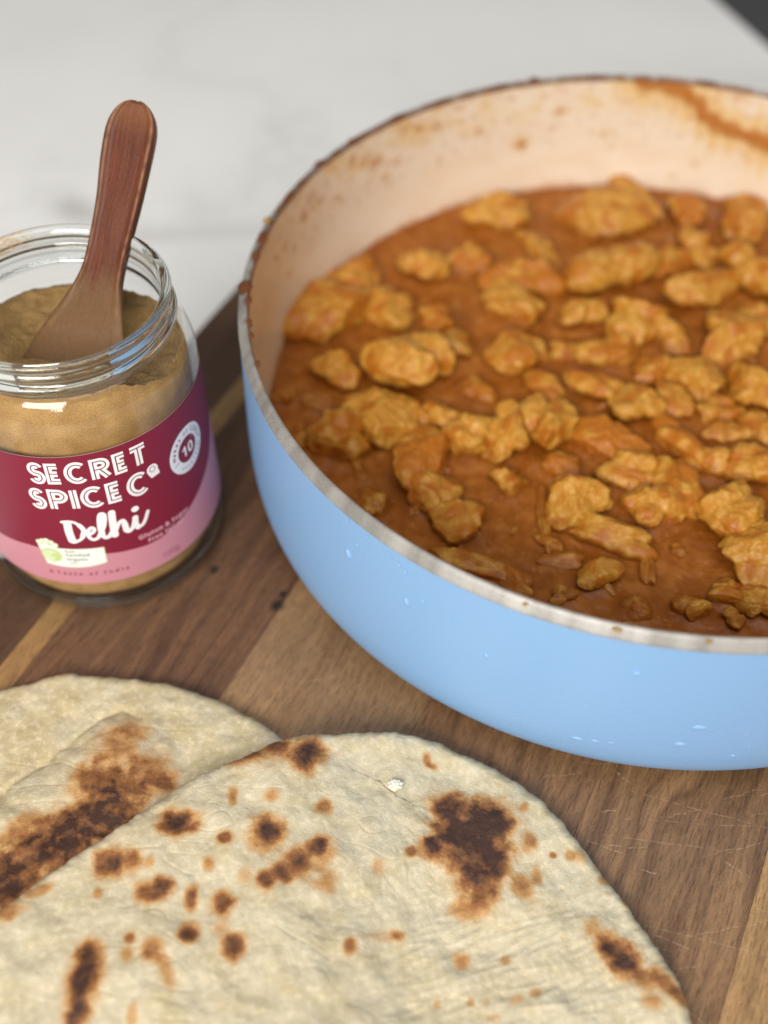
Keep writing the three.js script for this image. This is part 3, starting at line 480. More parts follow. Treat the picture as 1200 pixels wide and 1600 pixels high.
{
  const NFs = [[-21.2, -174, 4.4, 6.7, 0.3, 1], [-29.9, -176.3, 3.3, 3.6, 0, 0.75], [-38.2, -172.6, 5.8, 3.1, -0.2, 0.55], [-28.7, -174.5, 13.7, 4.9, -0.15, 0.35], [-55.5, -151.7, 6.5, 4.3, 0.1, 1], [-30.9, -149.4, 5.2, 5.5, -0.3, 0.95], [-42.2, -147.2, 2.2, 2.3, 0, 0.7], [-41.4, -161.1, 1.6, 2.2, 0, 0.4], [-41.1, -158.4, 1.2, 1.9, 0, 0.35], [-30.6, -160.1, 2.1, 2, 0, 0.4], [-16.2, -158.7, 2.7, 2.6, 0, 0.55], [-72.3, -140.8, 4.8, 4.6, 0, 0.95], [-66.6, -140.5, 3.4, 4.2, -0.4, 0.6], [-61.5, -132, 3.7, 3.3, 0, 0.75], [-57.3, -133.1, 3.4, 3.3, -0.3, 0.85], [-49.5, -130.9, 1.8, 3.5, 0, 0.75], [-41.2, -129.6, 3.2, 3.7, 0.4, 0.85], [-45.8, -140, 1.7, 1.9, 0, 0.5], [-61.3, -140.4, 1.2, 1.7, 0, 0.3], [-74.3, -132.1, 1.2, 1.8, 0, 0.35], [-49.2, -121.4, 2.8, 3.2, 0.2, 0.85], [-37.3, -118.3, 3.1, 4, 0, 0.92], [-73.4, -115.3, 3.6, 5.1, 0, 0.85], [-73.7, -110, 4.5, 7, 0, 1], [-74.2, -104.9, 3.5, 4.6, 0, 0.8], [-74.2, -100.3, 3.4, 3.4, 0, 0.85], [-63.6, -119.6, 1.6, 1.8, 0, 0.6], [-57.7, -116.4, 3.2, 3.2, 0.3, 0.6], [-53.4, -111.6, 2.1, 4.7, -0.4, 0.35], [-63.9, -115.5, 1.9, 2, 0, 0.35], [-30.5, -136.1, 2.5, 3.1, 0, 0.8], [-26.2, -138.1, 2.6, 2.7, 0, 0.8], [-22.1, -142.6, 3.4, 3.8, 0, 0.75], [-16.8, -146.4, 3.3, 3.4, -0.3, 0.85], [-14.7, -136.6, 3.7, 3.3, -0.6, 0.4], [-21.5, -141.2, 10.6, 5, -0.55, 0.4], [-35.9, -136.8, 2, 2.9, 0, 0.25], [-8.3, -119.9, 1.7, 2, 0, 0.35], [-60.4, -100.9, 1.4, 2.7, 0, 0.3], [-96.2, -126.6, 4.6, 2.8, -0.5, 0.5], [-89.7, -132.7, 4, 1.6, -0.55, 0.4], [-41.1, -123.1, 2.5, 2.4, 0, 0.25],
    [22, -156, 9, 8, 0, 0.9], [29, -148, 8, 7, 0.4, 0.8], [19.9, -162.5, 6.6, 5.8, 0, 0.9], [30.6, -157.8, 8, 7.9, 0.3, 1.15], [24.3, -150.9, 10, 8.3, 0, 0.95], [14.1, -149.3, 4.3, 3.9, 0, 1], [25.9, -141.6, 6.7, 5.6, 0, 0.9], [31.8, -144.2, 3.9, 5.2, 0, 0.7], [41.2, -152.4, 2.5, 3.5, 0, 0.5], [24.6, -133.1, 6.2, 3.4, -0.1, 0.55], [28.6, -137.4, 4.5, 4.7, 0, 0.55], [38.3, -139.1, 3.1, 5.1, -0.6, 0.5], [42.9, -142.1, 1.6, 3, 0, 0.4], [8, -147.6, 1.6, 1.9, 0, 0.6], [61.1, -121.9, 5.4, 4.5, 0.6, 0.95], [64, -118.3, 4.7, 4.1, 0.6, 1], [68.3, -114, 4.1, 3.6, 0.5, 0.5], [73.4, -114, 2.6, 4.8, -0.6, 0.55], [76.4, -110.2, 2.3, 3.6, -0.5, 0.5], [69.3, -108.5, 2.9, 2.4, 0.3, 0.35], [56.2, -127.6, 2.4, 3.3, 0.5, 0.35], [21.2, -118.9, 2.5, 2.6, 0, 0.5], [32.7, -119.3, 1.2, 1.4, 0, 0.35], [13.3, -177.2, 1.3, 2.3, 0, 0.55], [14.8, -175.7, 1.7, 1.1, 0, 0.5], [47.7, -148.5, 1.1, 0.9, 0, 0.55], [52.7, -148.9, 1.6, 1.5, 0.5, 0.4], [55.1, -148.5, 2.1, 2.2, 0, 0.3], [61.1, -141.9, 1.6, 1.7, 0, 0.35], [66.6, -135.9, 1.4, 1.5, 0.4, 0.4], [40.9, -162.8, 1.1, 1.6, 0.6, 0.4], [-0.6, -142.5, 1.7, 3, 0, 0.25], [-7.6, -120, 1.7, 2.4, 0, 0.35], [0.9, -123.8, 5.7, 1.6, -0.15, 0.2], [4.6, -124.6, 1.7, 1.4, 0, 0.4], [14.5, -107.8, 1, 1.2, 0, 0.3], [23.1, -108.1, 1, 1.2, 0, 0.3], [39.9, -110.8, 1.6, 1.2, -0.3, 0.35], [34.7, -109, 2, 1.2, -0.3, 0.25], [27.2, -108.3, 1, 1, 0, 0.2], [28.6, -104.2, 2.3, 1, 0, 0.2]];
  const box = [-118, 84, -192, -86];
  const crackD = polyDist([[-8.5, -171.8], [-5.5, -170.9], [-3, -169.6], [-0.5, -168.9], [1.4, -167.1], [2.6, -166.4], [4.3, -164.6], [6.6, -164.1], [9.8, -162.2]]);
  const crack = (x, z) => (x > -10 && x < 12 && z < -158 && z > -176 ? sstep(0.42, 0.12, crackD(x, z) + 0.1 * n2(x * 2, z * 2)) * (0.55 + 0.4 * n2(x * 0.7, 3)) : 0);
  const t = breadTexture(box, NFs, { w: 1500, freckle: 0.7, freckleK: (x, z) => 0.25 + 0.9 * sstep(35, 55, x), extra: crack });
  const m = phys({ map: t.map, bumpMap: t.bump, bumpScale: 0.00026, roughness: 0.7 });
  const o = [[-116, -106], [-110, -117], [-99.5, -128.5], [-85.3, -141.9], [-69.9, -154.2], [-53.7, -167.2], [-39.8, -174.5], [-27.4, -180.8], [-12.7, -184.4], [0.5, -186.5], [15.9, -185.4], [27.1, -180.2], [36.4, -175.4], [46.9, -166.4], [55, -155.6], [62.6, -143.3], [69.8, -130.7], [75.2, -121.2], [78.8, -112.1], [79.9, -103], [78, -85], [66, -52], [36, -24], [-10, -12], [-60, -18], [-98, -44], [-117, -78]];
  const field = spotField(NFs.slice(42, 60));
  const top = (x, z, d) => {
    const X = x * 1000, Z = z * 1000, wr = sstep(-20, 20, X) * sstep(-150, -125, Z) * 0.00035 * (1 - Math.abs(n2(X * 0.05, Z * 0.2 + X * 0.06)));
    return frontLift(x) + 0.0007 + edge(d, 0.0045) * (0.0056 + dough(X, Z, 11) + wr + 0.0009 * n2(X * 0.02 + 5, Z * 0.02)) + sstep(0, 0.01, d) * (0.0008 * field(X, Z)[1] * 2) + 0.0005 * n2(X * 0.07 + 3, Z * 0.07) * sstep(0, 0.005, d);
  };
  const b = breadMesh('flatbread', o, -0.015, -0.100, top, (x) => frontLift(x) + 0.0004, box, m, scene, 300, 1100);
  tag(b, 'front flatbread with scattered dark scorch spots and one large black blotch', 'flatbread');
  const fg = mergeVertices(new THREE.IcosahedronGeometry(1, 8).deleteAttribute('uv').deleteAttribute('normal')), p = fg.attributes.position;
  for (let i = 0; i < p.count; i++) { const x = p.getX(i), y = p.getY(i), z = p.getZ(i), k = 1 + 0.35 * n3(x * 1.7, y * 1.7, z * 1.7 + 4) + 0.12 * n3(x * 5, y * 5, z * 5); p.setXYZ(i, x * k * 0.0019, y * k * 0.0006, z * k * 0.0016); }
  fg.computeVertexNormals();
  const fl = mesh('dough_flake', fg, std({ color: new THREE.Color().setRGB(0.80, 0.74, 0.60), roughness: 0.6 }), b);
  fl.position.set(0.0038, frontLift(0.0038) + 0.0073, -0.1673); fl.userData.label = 'pale raised flake of dough on the crack';
}

// ---------- spice jar ----------
const JX = -0.0953, JZ = -0.2731;
const innerWall = [[0.0303, 0.1008], [0.0302, 0.0995], [0.0302, 0.0905], [0.0309, 0.0885], [0.0332, 0.0866], [0.0351, 0.083], [0.0363, 0.0785], [0.0366, 0.0745], [0.0366, 0.02], [0.0366, 0.009], [0.0352, 0.0058], [0.03, 0.0046]];
const taper = (y) => 1 - 0.027 * clamp((y - 0.01) / 0.065) * (1 - sstep(0.083, 0.0905, y));
for (const q of innerWall) q[0] *= taper(q[1]);
const innerR = (y) => { for (let i = 0; i < innerWall.length - 1; i++) { const [r0, y0] = innerWall[i], [r1, y1] = innerWall[i + 1]; if (y <= y0 && y >= y1) return lerp(r0, r1, (y0 - y) / (y0 - y1)); } return 0.03; };
{
  const jar = thing('spice_jar', 'open glass jar of brown spice with maroon and pink label', 'jar', [JX, 0, JZ]);
  const outer = [[0.030, 0.0008], [0.0345, 0.0003], [0.0372, 0.0012], [0.0388, 0.0034], [0.0393, 0.007], [0.0393, 0.02], [0.0393, 0.045], [0.0393, 0.0752], [0.0391, 0.0788], [0.0382, 0.0832], [0.0366, 0.0866], [0.0349, 0.0888], [0.0337, 0.0902], [0.0332, 0.0914], [0.0335, 0.0925], [0.0342, 0.0934], [0.0344, 0.0942], [0.0340, 0.0951], [0.0331, 0.0958], [0.0328, 0.0965], [0.0333, 0.0972], [0.0336, 0.0979], [0.0332, 0.0987], [0.0327, 0.0994], [0.0331, 0.1002], [0.0336, 0.1011], [0.0335, 0.1020], [0.0327, 0.1026], [0.0316, 0.1025], [0.0307, 0.1018]].map(([r, y]) => [r * taper(y), y]);
  const glass = phys({ color: new THREE.Color().setRGB(0.985, 0.995, 0.985), transmission: 1, thickness: 0.003, ior: 1.5, roughness: 0.015, attenuationColor: new THREE.Color().setRGB(0.82, 0.9, 0.84), attenuationDistance: 0.03 });
  const sheet = phys({ color: new THREE.Color().setRGB(0.955, 0.965, 0.955), transmission: 1, thickness: 0, ior: 1.5, roughness: 0.07 });
  const turn = (L, m) => new THREE.SplineCurve(L.map(([r, y]) => V2(r, y))).getPoints(L.length * 8).map((p) => V2(Math.max(p.x, 0), p.y));
  const neckOut = outer.filter(([, y]) => y >= 0.0912), neckIn = innerWall.filter(([, y]) => y > 0.09);
  const neckRing = turn([[0.0312, 0.0909], [0.0327, 0.0909], ...neckOut, ...neckIn, [0.0305, 0.0906], [0.0312, 0.0909]]);
  mesh('neck', new THREE.LatheGeometry(neckRing, 220), glass, jar);
  const wall = turn([[0, 0.0011], [0.015, 0.001], ...outer.filter(([, y]) => y < 0.0912), [0.0330, 0.0908]]); wall[0].x = 0;
  mesh('glass_wall', new THREE.LatheGeometry(wall, 220), sheet, jar);
  // thick foot of the glass
  const foot = turn([[0.0345, 0.0012], [0.0371, 0.0020], [0.0384, 0.0042], [0.0388, 0.0075], [0.0386, 0.0088], [0.0376, 0.0070], [0.0362, 0.0045], [0.0345, 0.0030], [0.0340, 0.0018], [0.0345, 0.0012]]);
  mesh('foot', new THREE.LatheGeometry(foot, 200), glass, jar);

  // printed label: degrees round the jar and millimetres up
  const W = 2048, H = 756, cv = document.createElement('canvas'); cv.width = W; cv.height = H;
  const g = cv.getContext('2d'), X = (t) => (t + 110) * 9.309, Y = (y) => (73.75 - y) * 13.43;
  const maroon = '#86233a', pink = '#d28f9c', white = '#fbf7f6';
  g.fillStyle = pink; g.fillRect(0, 0, W, H);
  g.fillStyle = maroon; g.beginPath(); g.moveTo(0, 0); g.lineTo(W, 0); g.lineTo(W, Y(52));
  const wave = [[96, 49], [88, 44.5], [82, 41.2], [75, 38.6], [68, 36], [59, 33.2], [49, 30.6], [40, 29.4], [33, 29.2], [19, 30.3], [6, 31.8], [-10, 33.2], [-22, 33], [-36, 31.5], [-60, 29.5], [-110, 30]];
  for (const [t, y] of wave) g.lineTo(X(t), Y(y));
  g.closePath(); g.fill();
  g.lineJoin = 'miter'; g.lineCap = 'butt'; g.miterLimit = 3;
  // inline capitals drawn as strokes in a unit box: x right, y up
  const arc = (cx, cy, rx, ry, a0, a1, n = 22) => Array.from({ length: n + 1 }, (_, i) => { const a = (a0 + ((a1 - a0) * i) / n) * Math.PI / 180; return [cx + rx * Math.cos(a), cy + ry * Math.sin(a)]; });
  const S = [[...arc(0.5, 0.75, 0.36, 0.25, 25, 250, 16), ...arc(0.5, 0.25, 0.38, 0.26, 75, -160, 18)]];
  const E = [[[0.86, 1], [0.16, 1], [0.16, 0], [0.9, 0]], [[0.16, 0.5], [0.78, 0.5]]];
  const C = [arc(0.55, 0.5, 0.45, 0.5, 48, 312, 30)], P = [[[0.16, -0.12], [0.16, 1], [0.5, 1], ...arc(0.5, 0.72, 0.36, 0.28, 90, -90, 14), [0.16, 0.44]]];
  const Rr = [[[0.16, -0.12], [0.16, 1], [0.5, 1], ...arc(0.5, 0.74, 0.34, 0.26, 90, -90, 14), [0.16, 0.48]], [[0.46, 0.5], [0.86, -0.08]]], T = [[[-0.02, 1], [1.02, 1]], [[0.5, 1], [0.5, -0.12]]], I = [[[0.5, -0.12], [0.5, 1.12]]];
  function letter(strokes, t0, t1, y0, y1, w = 31, inl = 4.6) {
    for (const [lw, style] of [[w, white], [inl, '#6d1d33']]) {
      g.lineWidth = lw; g.strokeStyle = style;
      const m = w * 0.5;
      for (const s of strokes) { g.beginPath(); s.forEach(([x, y], i) => { const px = lerp(X(t0) + m * 0.6, X(t1) - m * 0.6, x), py = lerp(Y(y0) - m, Y(y1) + m, y); i ? g.lineTo(px, py) : g.moveTo(px, py); }); g.stroke(); }
    }
  }
  letter(S, -10.6, -3.2, 62.8, 71.6); letter(E, -3.2, 4.4, 62.9, 71.4); letter(C, 4.7, 15, 62.6, 71.4); letter(Rr, 15.4, 25.2, 62.8, 71.3); letter(E, 25.6, 33, 62.8, 71.1); letter(T, 33.2, 42, 62.7, 71.1);
  letter(S, -13.2, -6.0, 51.9, 60.8); letter(P, -5.4, 4.4, 52, 60.7); letter(I, 3.4, 9.4, 52, 60.6); letter(C, 8.8, 19.6, 51.8, 60.8); letter(E, 19.8, 27.8, 52, 60.6); letter(C, 29, 40, 51.2, 60.6);
  g.fillStyle = white; g.beginPath(); g.ellipse(X(42.6), Y(58.9), 27, 28, 0, 0, 7); g.fill(); g.beginPath(); g.moveTo(X(40), Y(57.8)); g.lineTo(X(45.6), Y(58)); g.lineTo(X(45.9), Y(56)); g.lineTo(X(41.4), Y(55.6)); g.fill();
  g.lineWidth = 3; g.strokeStyle = '#8d4557'; g.beginPath(); g.ellipse(X(42.6), Y(59), 13, 14, 0, 0, 7); g.stroke();
  // brush script
  g.lineCap = g.lineJoin = 'round'; g.strokeStyle = white;
  const script = (w, pts) => { g.lineWidth = w; const c = new THREE.SplineCurve(pts.map(([t, y]) => V2(X(t), Y(y)))).getPoints(90); g.beginPath(); c.forEach((p, i) => (i ? g.lineTo(p.x, p.y) : g.moveTo(p.x, p.y))); g.stroke(); };
  script(34, [[0.4, 45.6], [0.2, 42], [0.6, 38.2]]); script(15, [[-1.8, 46.6], [1, 46.8], [4, 46.1], [6.6, 43.6], [6.7, 41], [4.6, 38.7], [1.2, 37.3]]); script(22, [[5.4, 45], [6.8, 42.6], [5.6, 39.8]]);
  script(17, [[8.2, 40.4], [10.4, 41.2], [11.4, 42.6], [10.2, 43.4], [8.6, 42], [8.3, 39.6], [9.8, 38.1], [12, 38.6], [13.4, 40.2]]);
  script(21, [[13, 39.4], [15.8, 43.5], [17, 47.6], [15.6, 48.6], [14.4, 46], [14, 41], [15, 38.4], [17, 38.4], [18.6, 40]]); script(27, [[15.3, 47.4], [14.4, 44], [14.2, 40]]);
  script(31, [[20.4, 48.2], [19.8, 43], [19.6, 38.4]]); script(20, [[19.8, 39.4], [22, 42.6], [24.2, 43.6], [25, 42], [24.6, 39.4], [26, 38.3], [28, 39.4], [29.8, 42.8]]); script(27, [[24.8, 41.8], [25, 39.2]]);
  script(27, [[30, 43], [29.6, 40.2], [30.4, 38.6]]); script(17, [[30, 38.8], [32.4, 38.8], [34.4, 40.6], [36.2, 43.4]]);
  g.fillStyle = white; g.beginPath(); g.ellipse(X(30.8), Y(46.6), 17, 16, 0, 0, 7); g.fill();
  // small print
  g.textAlign = 'center'; g.textBaseline = 'middle';
  const text = (s, t, y, px, col, weight = 'bold') => { g.font = weight + ' ' + px + 'px sans-serif'; g.fillStyle = col; g.fillText(s, X(t), Y(y)); };
  text('Gluten & Sugar', 43.2, 33.7, 36, '#e7b3be'); text('Free Spices', 43.2, 30.95, 34, '#e7b3be');
  text('100g', 43.2, 21.0, 44, '#8c4a58', ''); text('A  T a s t e   o f   I n d i a', 3.8, 22.3, 31, '#7d3043');
  // organic badge
  g.fillStyle = '#f6f8f0'; g.strokeStyle = '#b7d083'; g.lineWidth = 5;
  g.beginPath(); g.moveTo(X(-16.6), Y(35.6)); g.lineTo(X(-9), Y(35.4)); g.lineTo(X(-7), Y(34.2)); g.lineTo(X(13.4), Y(34)); g.lineTo(X(13.2), Y(27)); g.quadraticCurveTo(X(0), Y(24.4), X(-14.4), Y(26.2)); g.closePath(); g.stroke(); g.fill();
  for (const [t, y] of [[-15.6, 36], [-13.6, 36.8], [-11.6, 37.3], [-9.6, 36.6], [-8, 35.6], [-12.4, 36]]) { g.beginPath(); g.ellipse(X(t), Y(y), 13, 13, 0, 0, 7); g.fillStyle = '#f0f4e2'; g.fill(); g.lineWidth = 2.5; g.stroke(); }
  g.fillStyle = '#c9dd93'; g.beginPath(); g.ellipse(X(-11), Y(30.6), 46, 42, 0, 0, 7); g.fill(); g.strokeStyle = '#eef5dc'; g.lineWidth = 5;
  for (let k = 0; k < 3; k++) { g.beginPath(); g.ellipse(X(-11), Y(30.6) + 6, 14 + k * 11, 12 + k * 9, 0.4, 0.4 + k * 0.5, 4.4 + k * 0.3); g.stroke(); }
  g.textAlign = 'left'; for (const [s, y, px] of [['Aust.', 33, 19], ['Certified', 31.2, 24], ['Organic', 29.2, 24]]) { g.font = 'bold ' + px + 'px sans-serif'; g.fillStyle = '#7d8478'; g.fillText(s, X(-4.4), Y(y)); }
  g.font = '15px sans-serif'; g.fillText('10410', X(-4.2), Y(27.5));
  // round seal
  const bx = X(64.4), by = Y(56), br = 116;
  g.fillStyle = '#f4f1f4'; g.beginPath(); g.ellipse(bx, by, br, br, 0, 0, 7); g.fill();
  g.fillStyle = maroon; g.beginPath(); g.ellipse(bx, by, 64, 64, 0, 0, 7); g.fill();
  g.textAlign = 'center'; g.font = 'bold 76px sans-serif'; g.fillStyle = white; g.fillText('10', bx, by + 3); g.font = 'bold 18px sans-serif'; g.fillText('+', bx + 40, by - 36);
  const ring = (s, a0, step, px, col) => { g.font = 'bold ' + px + 'px sans-serif'; g.fillStyle = col; [...s].forEach((ch, i) => { const a = (a0 + i * step) * Math.PI / 180; g.save(); g.translate(bx + Math.sin(a) * 90, by - Math.cos(a) * 90); g.rotate(a); g.fillText(ch, 0, 0); g.restore(); }); };
  ring('|', -112, 1, 30, '#5c2a38'); ring('makes', -88, 15, 28, '#6b3645'); ring('at', -4, 13, 28, '#a5808c'); ring('LEAST', 34, 15, 32, '#8d7480'); ring('MEALS', 118, 14, 24, '#b596a0');
  g.font = 'bold 24px sans-serif'; g.fillStyle = '#c79aa4'; [...'easy'].forEach((ch, i) => { const a = (212 - i * 13) * Math.PI / 180; g.save(); g.translate(bx + Math.sin(a) * 90, by - Math.cos(a) * 90); g.rotate(a + Math.PI); g.fillText(ch, 0, 0); g.restore(); });
  const lt = new THREE.CanvasTexture(cv); lt.colorSpace = THREE.SRGBColorSpace; lt.magFilter = THREE.LinearFilter;
  const lg = new THREE.CylinderGeometry(0.03958 * taper(0.0738), 0.03958, 0.0562, 200, 1, true, -110 * Math.PI / 180, 220 * Math.PI / 180), lg2 = new THREE.CylinderGeometry(0.03942 * taper(0.0738), 0.03942, 0.0562, 200, 1, true, -110 * Math.PI / 180, 220 * Math.PI / 180);
  for (const q of [lg, lg2]) q.translate(0, 0.0176 + 0.0281, 0);
  const lm = mesh('label', lg, phys({ map: lt, roughness: 0.5, specularIntensity: 0.6 }), jar); lm.userData.label = 'maroon and pink paper label with white lettering';
  mesh('label_backing', lg2, std({ color: new THREE.Color().setRGB(0.7, 0.66, 0.62), roughness: 0.8 }), jar);

  // spice dust on the lip and clinging inside the neck
  const dustT = (lo, hi, seed, dens) => { const t = grey(1024, 128, (u, v) => { const a = u * 200, y = v * 20; const k = 0.4 * n2(a * 0.05 + seed, 2) + 0.25 * n2(a * 0.3, y * 0.2 + seed) + 0.5 * n2(a * 2.3, y * 2.6) + 0.45 * n2(a * 3.9 + seed, y * 4.4); return k + dens(u, v) > 0.62 ? 1 : 0; }); t.wrapS = THREE.RepeatWrapping; return t; };
  const dustC = new THREE.Color().setRGB(0.52, 0.335, 0.125);
  const lip = lathe([[0.0299, 0.0985], [0.0300, 0.1004], [0.0303, 0.1016], [0.0312, 0.1026], [0.0322, 0.1029]], 220, 4);
  mesh('dust', lip, std({ color: dustC, roughness: 0.9, alphaMap: dustT(0, 1, 3, (u, v) => { const t = u * 360 > 180 ? u * 360 - 360 : u * 360; return -0.15 + 0.75 * Math.exp(-(((t + 140) / 22) ** 2)) + 0.4 * Math.exp(-(((t - 100) / 45) ** 2)) + 0.25 * Math.exp(-((t / 60) ** 2)); }), alphaTest: 0.5 }), jar);
  const film = lathe([[0.0354, 0.0765], [0.0351, 0.0785], [0.0339, 0.083], [0.0324, 0.0864], [0.0305, 0.0884], [0.02995, 0.0905], [0.0299, 0.0982]], 220, 4);
  mesh('dust', film, std({ color: dustC, roughness: 0.9, alphaMap: dustT(0, 1, 12, (u, v) => { const t = u * 360 > 180 ? u * 360 - 360 : u * 360; const front = sstep(125, 60, Math.abs(t)); return -0.5 + front * (0.62 - 0.5 * v); }), alphaTest: 0.5 }), jar);

  // the spice itself: side hugging the glass, lumpy top
  const top = (x, z) => { const X2 = x * 1000, Z2 = z * 1000; return 0.0795 + 0.0011 * n2(X2 * 0.06, Z2 * 0.06) + 0.0004 * n2(X2 * 0.2, Z2 * 0.2 + 7) + 0.0003 * Math.abs(n2(X2 * 0.9, Z2 * 0.9)) + 0.00022 * n2(X2 * 1.9, Z2 * 1.9) - 0.02 * x + 0.03 * z + 0.0088 * sstep(0.007, 0.029, z) + 0.0025 * Math.exp(-((X2 + 6) ** 2 + (Z2 - 17) ** 2) / 60); };
  const NA = 360, NT = 90, NS = 60, pos = [], uv = [], idx = [];
  for (let i = 0; i <= NT + NS; i++) for (let j = 0; j <= NA; j++) {
    const a = (j / NA) * 2 * Math.PI, sn = Math.sin(a), cs = Math.cos(a); let R = 0.0345; for (let q = 0; q < 8; q++) R = innerR(top(sn * R, cs * R)) - 0.0005; let x, y, z;
    if (i <= NT) { const r = R * Math.sqrt(i / NT) ; x = Math.sin(a) * r; z = Math.cos(a) * r; y = top(x, z); }
    else { const yt = top(Math.sin(a) * R, Math.cos(a) * R), f = (i - NT) / NS; y = lerp(yt, 0.0052, f); const r = innerR(y) - 0.00035; x = Math.sin(a) * r; z = Math.cos(a) * r; }
    pos.push(x, y, z); uv.push(i <= NT ? x / 0.04 : (a * 0.0366) / 0.04, i <= NT ? z / 0.04 : y / 0.04);
  }
  for (let i = 0; i < NT + NS; i++) for (let j = 0; j < NA; j++) { const p = i * (NA + 1) + j, q = p + NA + 1; idx.push(p, q, p + 1, q, q + 1, p + 1); }
  const pg = new THREE.BufferGeometry(); pg.setAttribute('position', new THREE.Float32BufferAttribute(pos, 3)); pg.setAttribute('uv', new THREE.Float32BufferAttribute(uv, 2)); pg.setIndex(idx); pg.computeVertexNormals();
  const pt = paint(1024, 1024, (u, v) => { const a = u * 62, b = v * 62, f = n2(a, b), h = n2(a * 2.2 + 5, b * 2.2), q = fbm(u * 4, v * 4, 2); const c = mix3([0.40, 0.225, 0.07], [0.86, 0.59, 0.28], clamp(0.45 + 0.3 * f + 0.34 * h + 0.35 * q)); return [...c, 0.5 + 0.15 * f + 0.25 * h]; });
  pt.map.wrapS = pt.map.wrapT = pt.bump.wrapS = pt.bump.wrapT = THREE.MirroredRepeatWrapping;
  pg.addGroup(0, NT * NA * 6, 0); pg.addGroup(NT * NA * 6, NS * NA * 6, 1);   // one powder, light in its tint: top darkened as shaded, side lightened as lit
  const shadedTop = std({ map: pt.map, color: new THREE.Color().setRGB(0.56, 0.52, 0.42), bumpMap: pt.bump, bumpScale: 0.0004, roughness: 0.92 }), litSide = std({ map: pt.map, color: new THREE.Color().setRGB(0.76, 0.68, 0.56), bumpMap: pt.bump, bumpScale: 0.00009, roughness: 0.9 });
  const sm = mesh('spice_powder', pg, [shadedTop, litSide]); sm.position.set(JX, 0, JZ);
  tag(sm, 'golden brown ground spice filling the glass jar', 'spice powder');
}

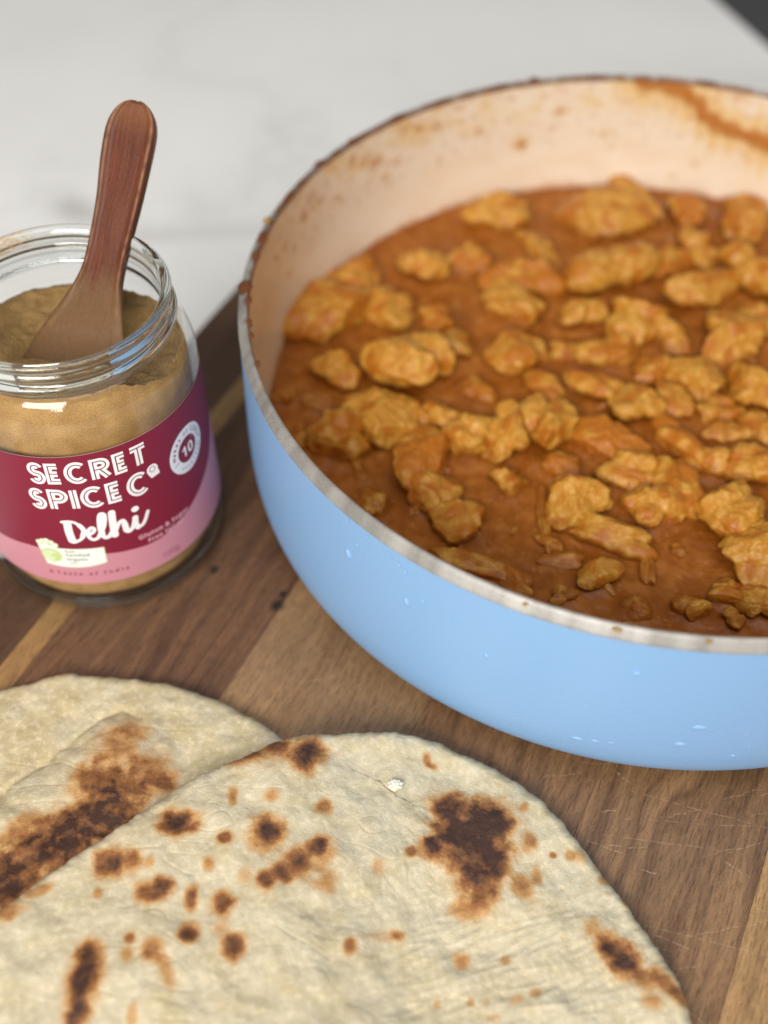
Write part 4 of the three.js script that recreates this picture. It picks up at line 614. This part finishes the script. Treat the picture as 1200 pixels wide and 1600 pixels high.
// ---------- little wooden spreader ----------
{
  const e = new THREE.Vector3(0.9813, -0.11737, 0.15258), d = new THREE.Vector3(0.1925, 0.5983, -0.7778), n = new THREE.Vector3(0, 0.79262, 0.60971);
    // left edge, right edge (mm across) at a distance (mm) along
  const edges = [[-14, -17, 14.6], [-8, -16.6, 14.3], [-1.8, -14.8, 13.6], [3, -13.2, 13.3], [8, -11, 12.4], [15.6, -7.5, 10.4], [22, -5, 8.9], [28.4, -4, 8.5], [38.4, -4.2, 8.6], [48.4, -4.9, 8.9], [58.3, -6.0, 9.15], [66, -6.4, 9.25], [70, -6.2, 9.0], [73, -5.4, 8.2], [75.4, -4.1, 6.8], [76.9, -2.6, 5.3], [77.9, -0.9, 3.7], [78.3, 0.6, 2.2], [78.4, 1.2, 1.6]];
  const Lc = new THREE.SplineCurve(edges.map((q) => V2(q[1], q[0]))), Rc = new THREE.SplineCurve(edges.map((q) => V2(q[2], q[0]))), NV = 220, NC = 48;
  const pos = [], uv = [], idx = [];
  for (let i = 0; i <= NV; i++) {
    const a = Lc.getPoint(i / NV), b = Rc.getPoint(i / NV), cx = (a.x + b.x) / 2, hw = Math.max((b.x - a.x) / 2, 0.05), y = (a.y + b.y) / 2;
    const th = lerp(0.9, 2.9, sstep(2, 30, y)) * Math.min(1, Math.sqrt(hw / 4)), bend = -0.9 * sstep(20, 50, y) + 1.4 * sstep(45, 78, y);
    for (let j = 0; j <= NC; j++) {
      const t = (j / NC) * 2 * Math.PI, c = Math.cos(t), s = Math.sin(t), k = 2 / 4.2;
      const x = cx + Math.sign(c) * Math.abs(c) ** k * hw; let z = Math.sign(s) * Math.abs(s) ** k * th;
      if (z > 0) z -= 0.95 * sstep(0.86, 0.6, Math.abs(x - cx) / hw) * sstep(6, 24, y);   // shallow hollow with a raised border
      pos.push(x / 1000, y / 1000, (z + bend) / 1000); uv.push((x + 18) / 36, (y + 15) / 95);
    }
  }
  for (let i = 0; i < NV; i++) for (let j = 0; j < NC; j++) { const p = i * (NC + 1) + j, q = p + NC + 1; idx.push(p, p + 1, q, q, p + 1, q + 1); }
  const g = new THREE.BufferGeometry(); g.setAttribute('position', new THREE.Float32BufferAttribute(pos, 3)); g.setAttribute('uv', new THREE.Float32BufferAttribute(uv, 2)); g.setIndex(idx); g.computeVertexNormals();
  const edgeAt = (k, y) => { let i = 0; while (i < edges.length - 2 && edges[i + 1][0] < y) i++; const p = edges[i], q = edges[i + 1]; return lerp(p[k], q[k], clamp((y - p[0]) / (q[0] - p[0]))); };
  const t = paint(512, 1400, (u, v) => {
    const x = u * 36, y = v * 95, el = edgeAt(1, y - 15), er = edgeAt(2, y - 15), eq = (x - 18 - (el + er) / 2) / Math.max(0.1, (er - el) / 2), w = x + 0.8 * n2(y * 0.03, 1), gr = n2(w * 0.8, y * 0.03), pore = n2(w * 5.5, y * 0.35), fi = n2(x * 9, y * 6);
    let c = mix3([0.19, 0.046, 0.015], [0.075, 0.018, 0.008], clamp(0.5 + 0.4 * gr + 0.2 * n2(w * 2.2, y * 0.05)));
    c = mix3(c, [0.30, 0.12, 0.055], 0.3 * sstep(0.1, 0.8, n2(x * 4, y * 3) * 0.5 + fi * 0.6) * sstep(30, 45, y) * sstep(92, 60, y));
    c = c.map((q) => q * (1 - 0.15 * sstep(0.3, 0.9, pore)));
    c = mix3(c, [0.25, 0.09, 0.03], 0.6 * sstep(80, 90, y));
    c = mix3(c, [0.50, 0.27, 0.14], 0.5 * Math.exp(-(((Math.abs(eq) - 0.83) / 0.055) ** 2)) * clamp(0.6 + 0.5 * n2(y * 0.2, eq > 0 ? 4 : 9)) * sstep(16, 26, y));  // lighter line painted in as the highlight along the raised border
    c = c.map((q) => q * (eq < 0 ? lerp(1, 0.72, sstep(-0.84, -0.95, eq)) : lerp(1, 0.8, sstep(0.86, 0.96, eq))));
    const edgeY = 38 + 3 * n2(x * 0.2, 3) + 1.5 * n2(x * 0.9, 8), dust = sstep(edgeY + 5, edgeY - 6, y + 2.2 * n2(x * 1.4, y * 1.4) + 1.5 * fi);
    c = mix3(c, mix3([0.12, 0.062, 0.018], [0.22, 0.125, 0.04], clamp(0.5 + 0.5 * fi)), dust * 0.7);
    return [...c, 0.5 + 0.2 * fi - 0.3 * sstep(0.3, 0.9, pore) + 0.12 * n2(x * 3, y * 2.5)];
  });
  const spreader = mesh('wooden_spreader', g, phys({ map: t.map, bumpMap: t.bump, bumpScale: 0.00035, roughness: 0.5, specularIntensity: 0.4, clearcoat: 0.6, clearcoatRoughness: 0.26 }));
  spreader.position.set(-0.0918, 0.0814, -0.2710); spreader.quaternion.setFromRotationMatrix(new THREE.Matrix4().makeBasis(e, d, n));
  tag(spreader, 'small reddish brown wooden spreader standing in the open spice jar', 'spreader');
}

renderer.render(scene, camera);
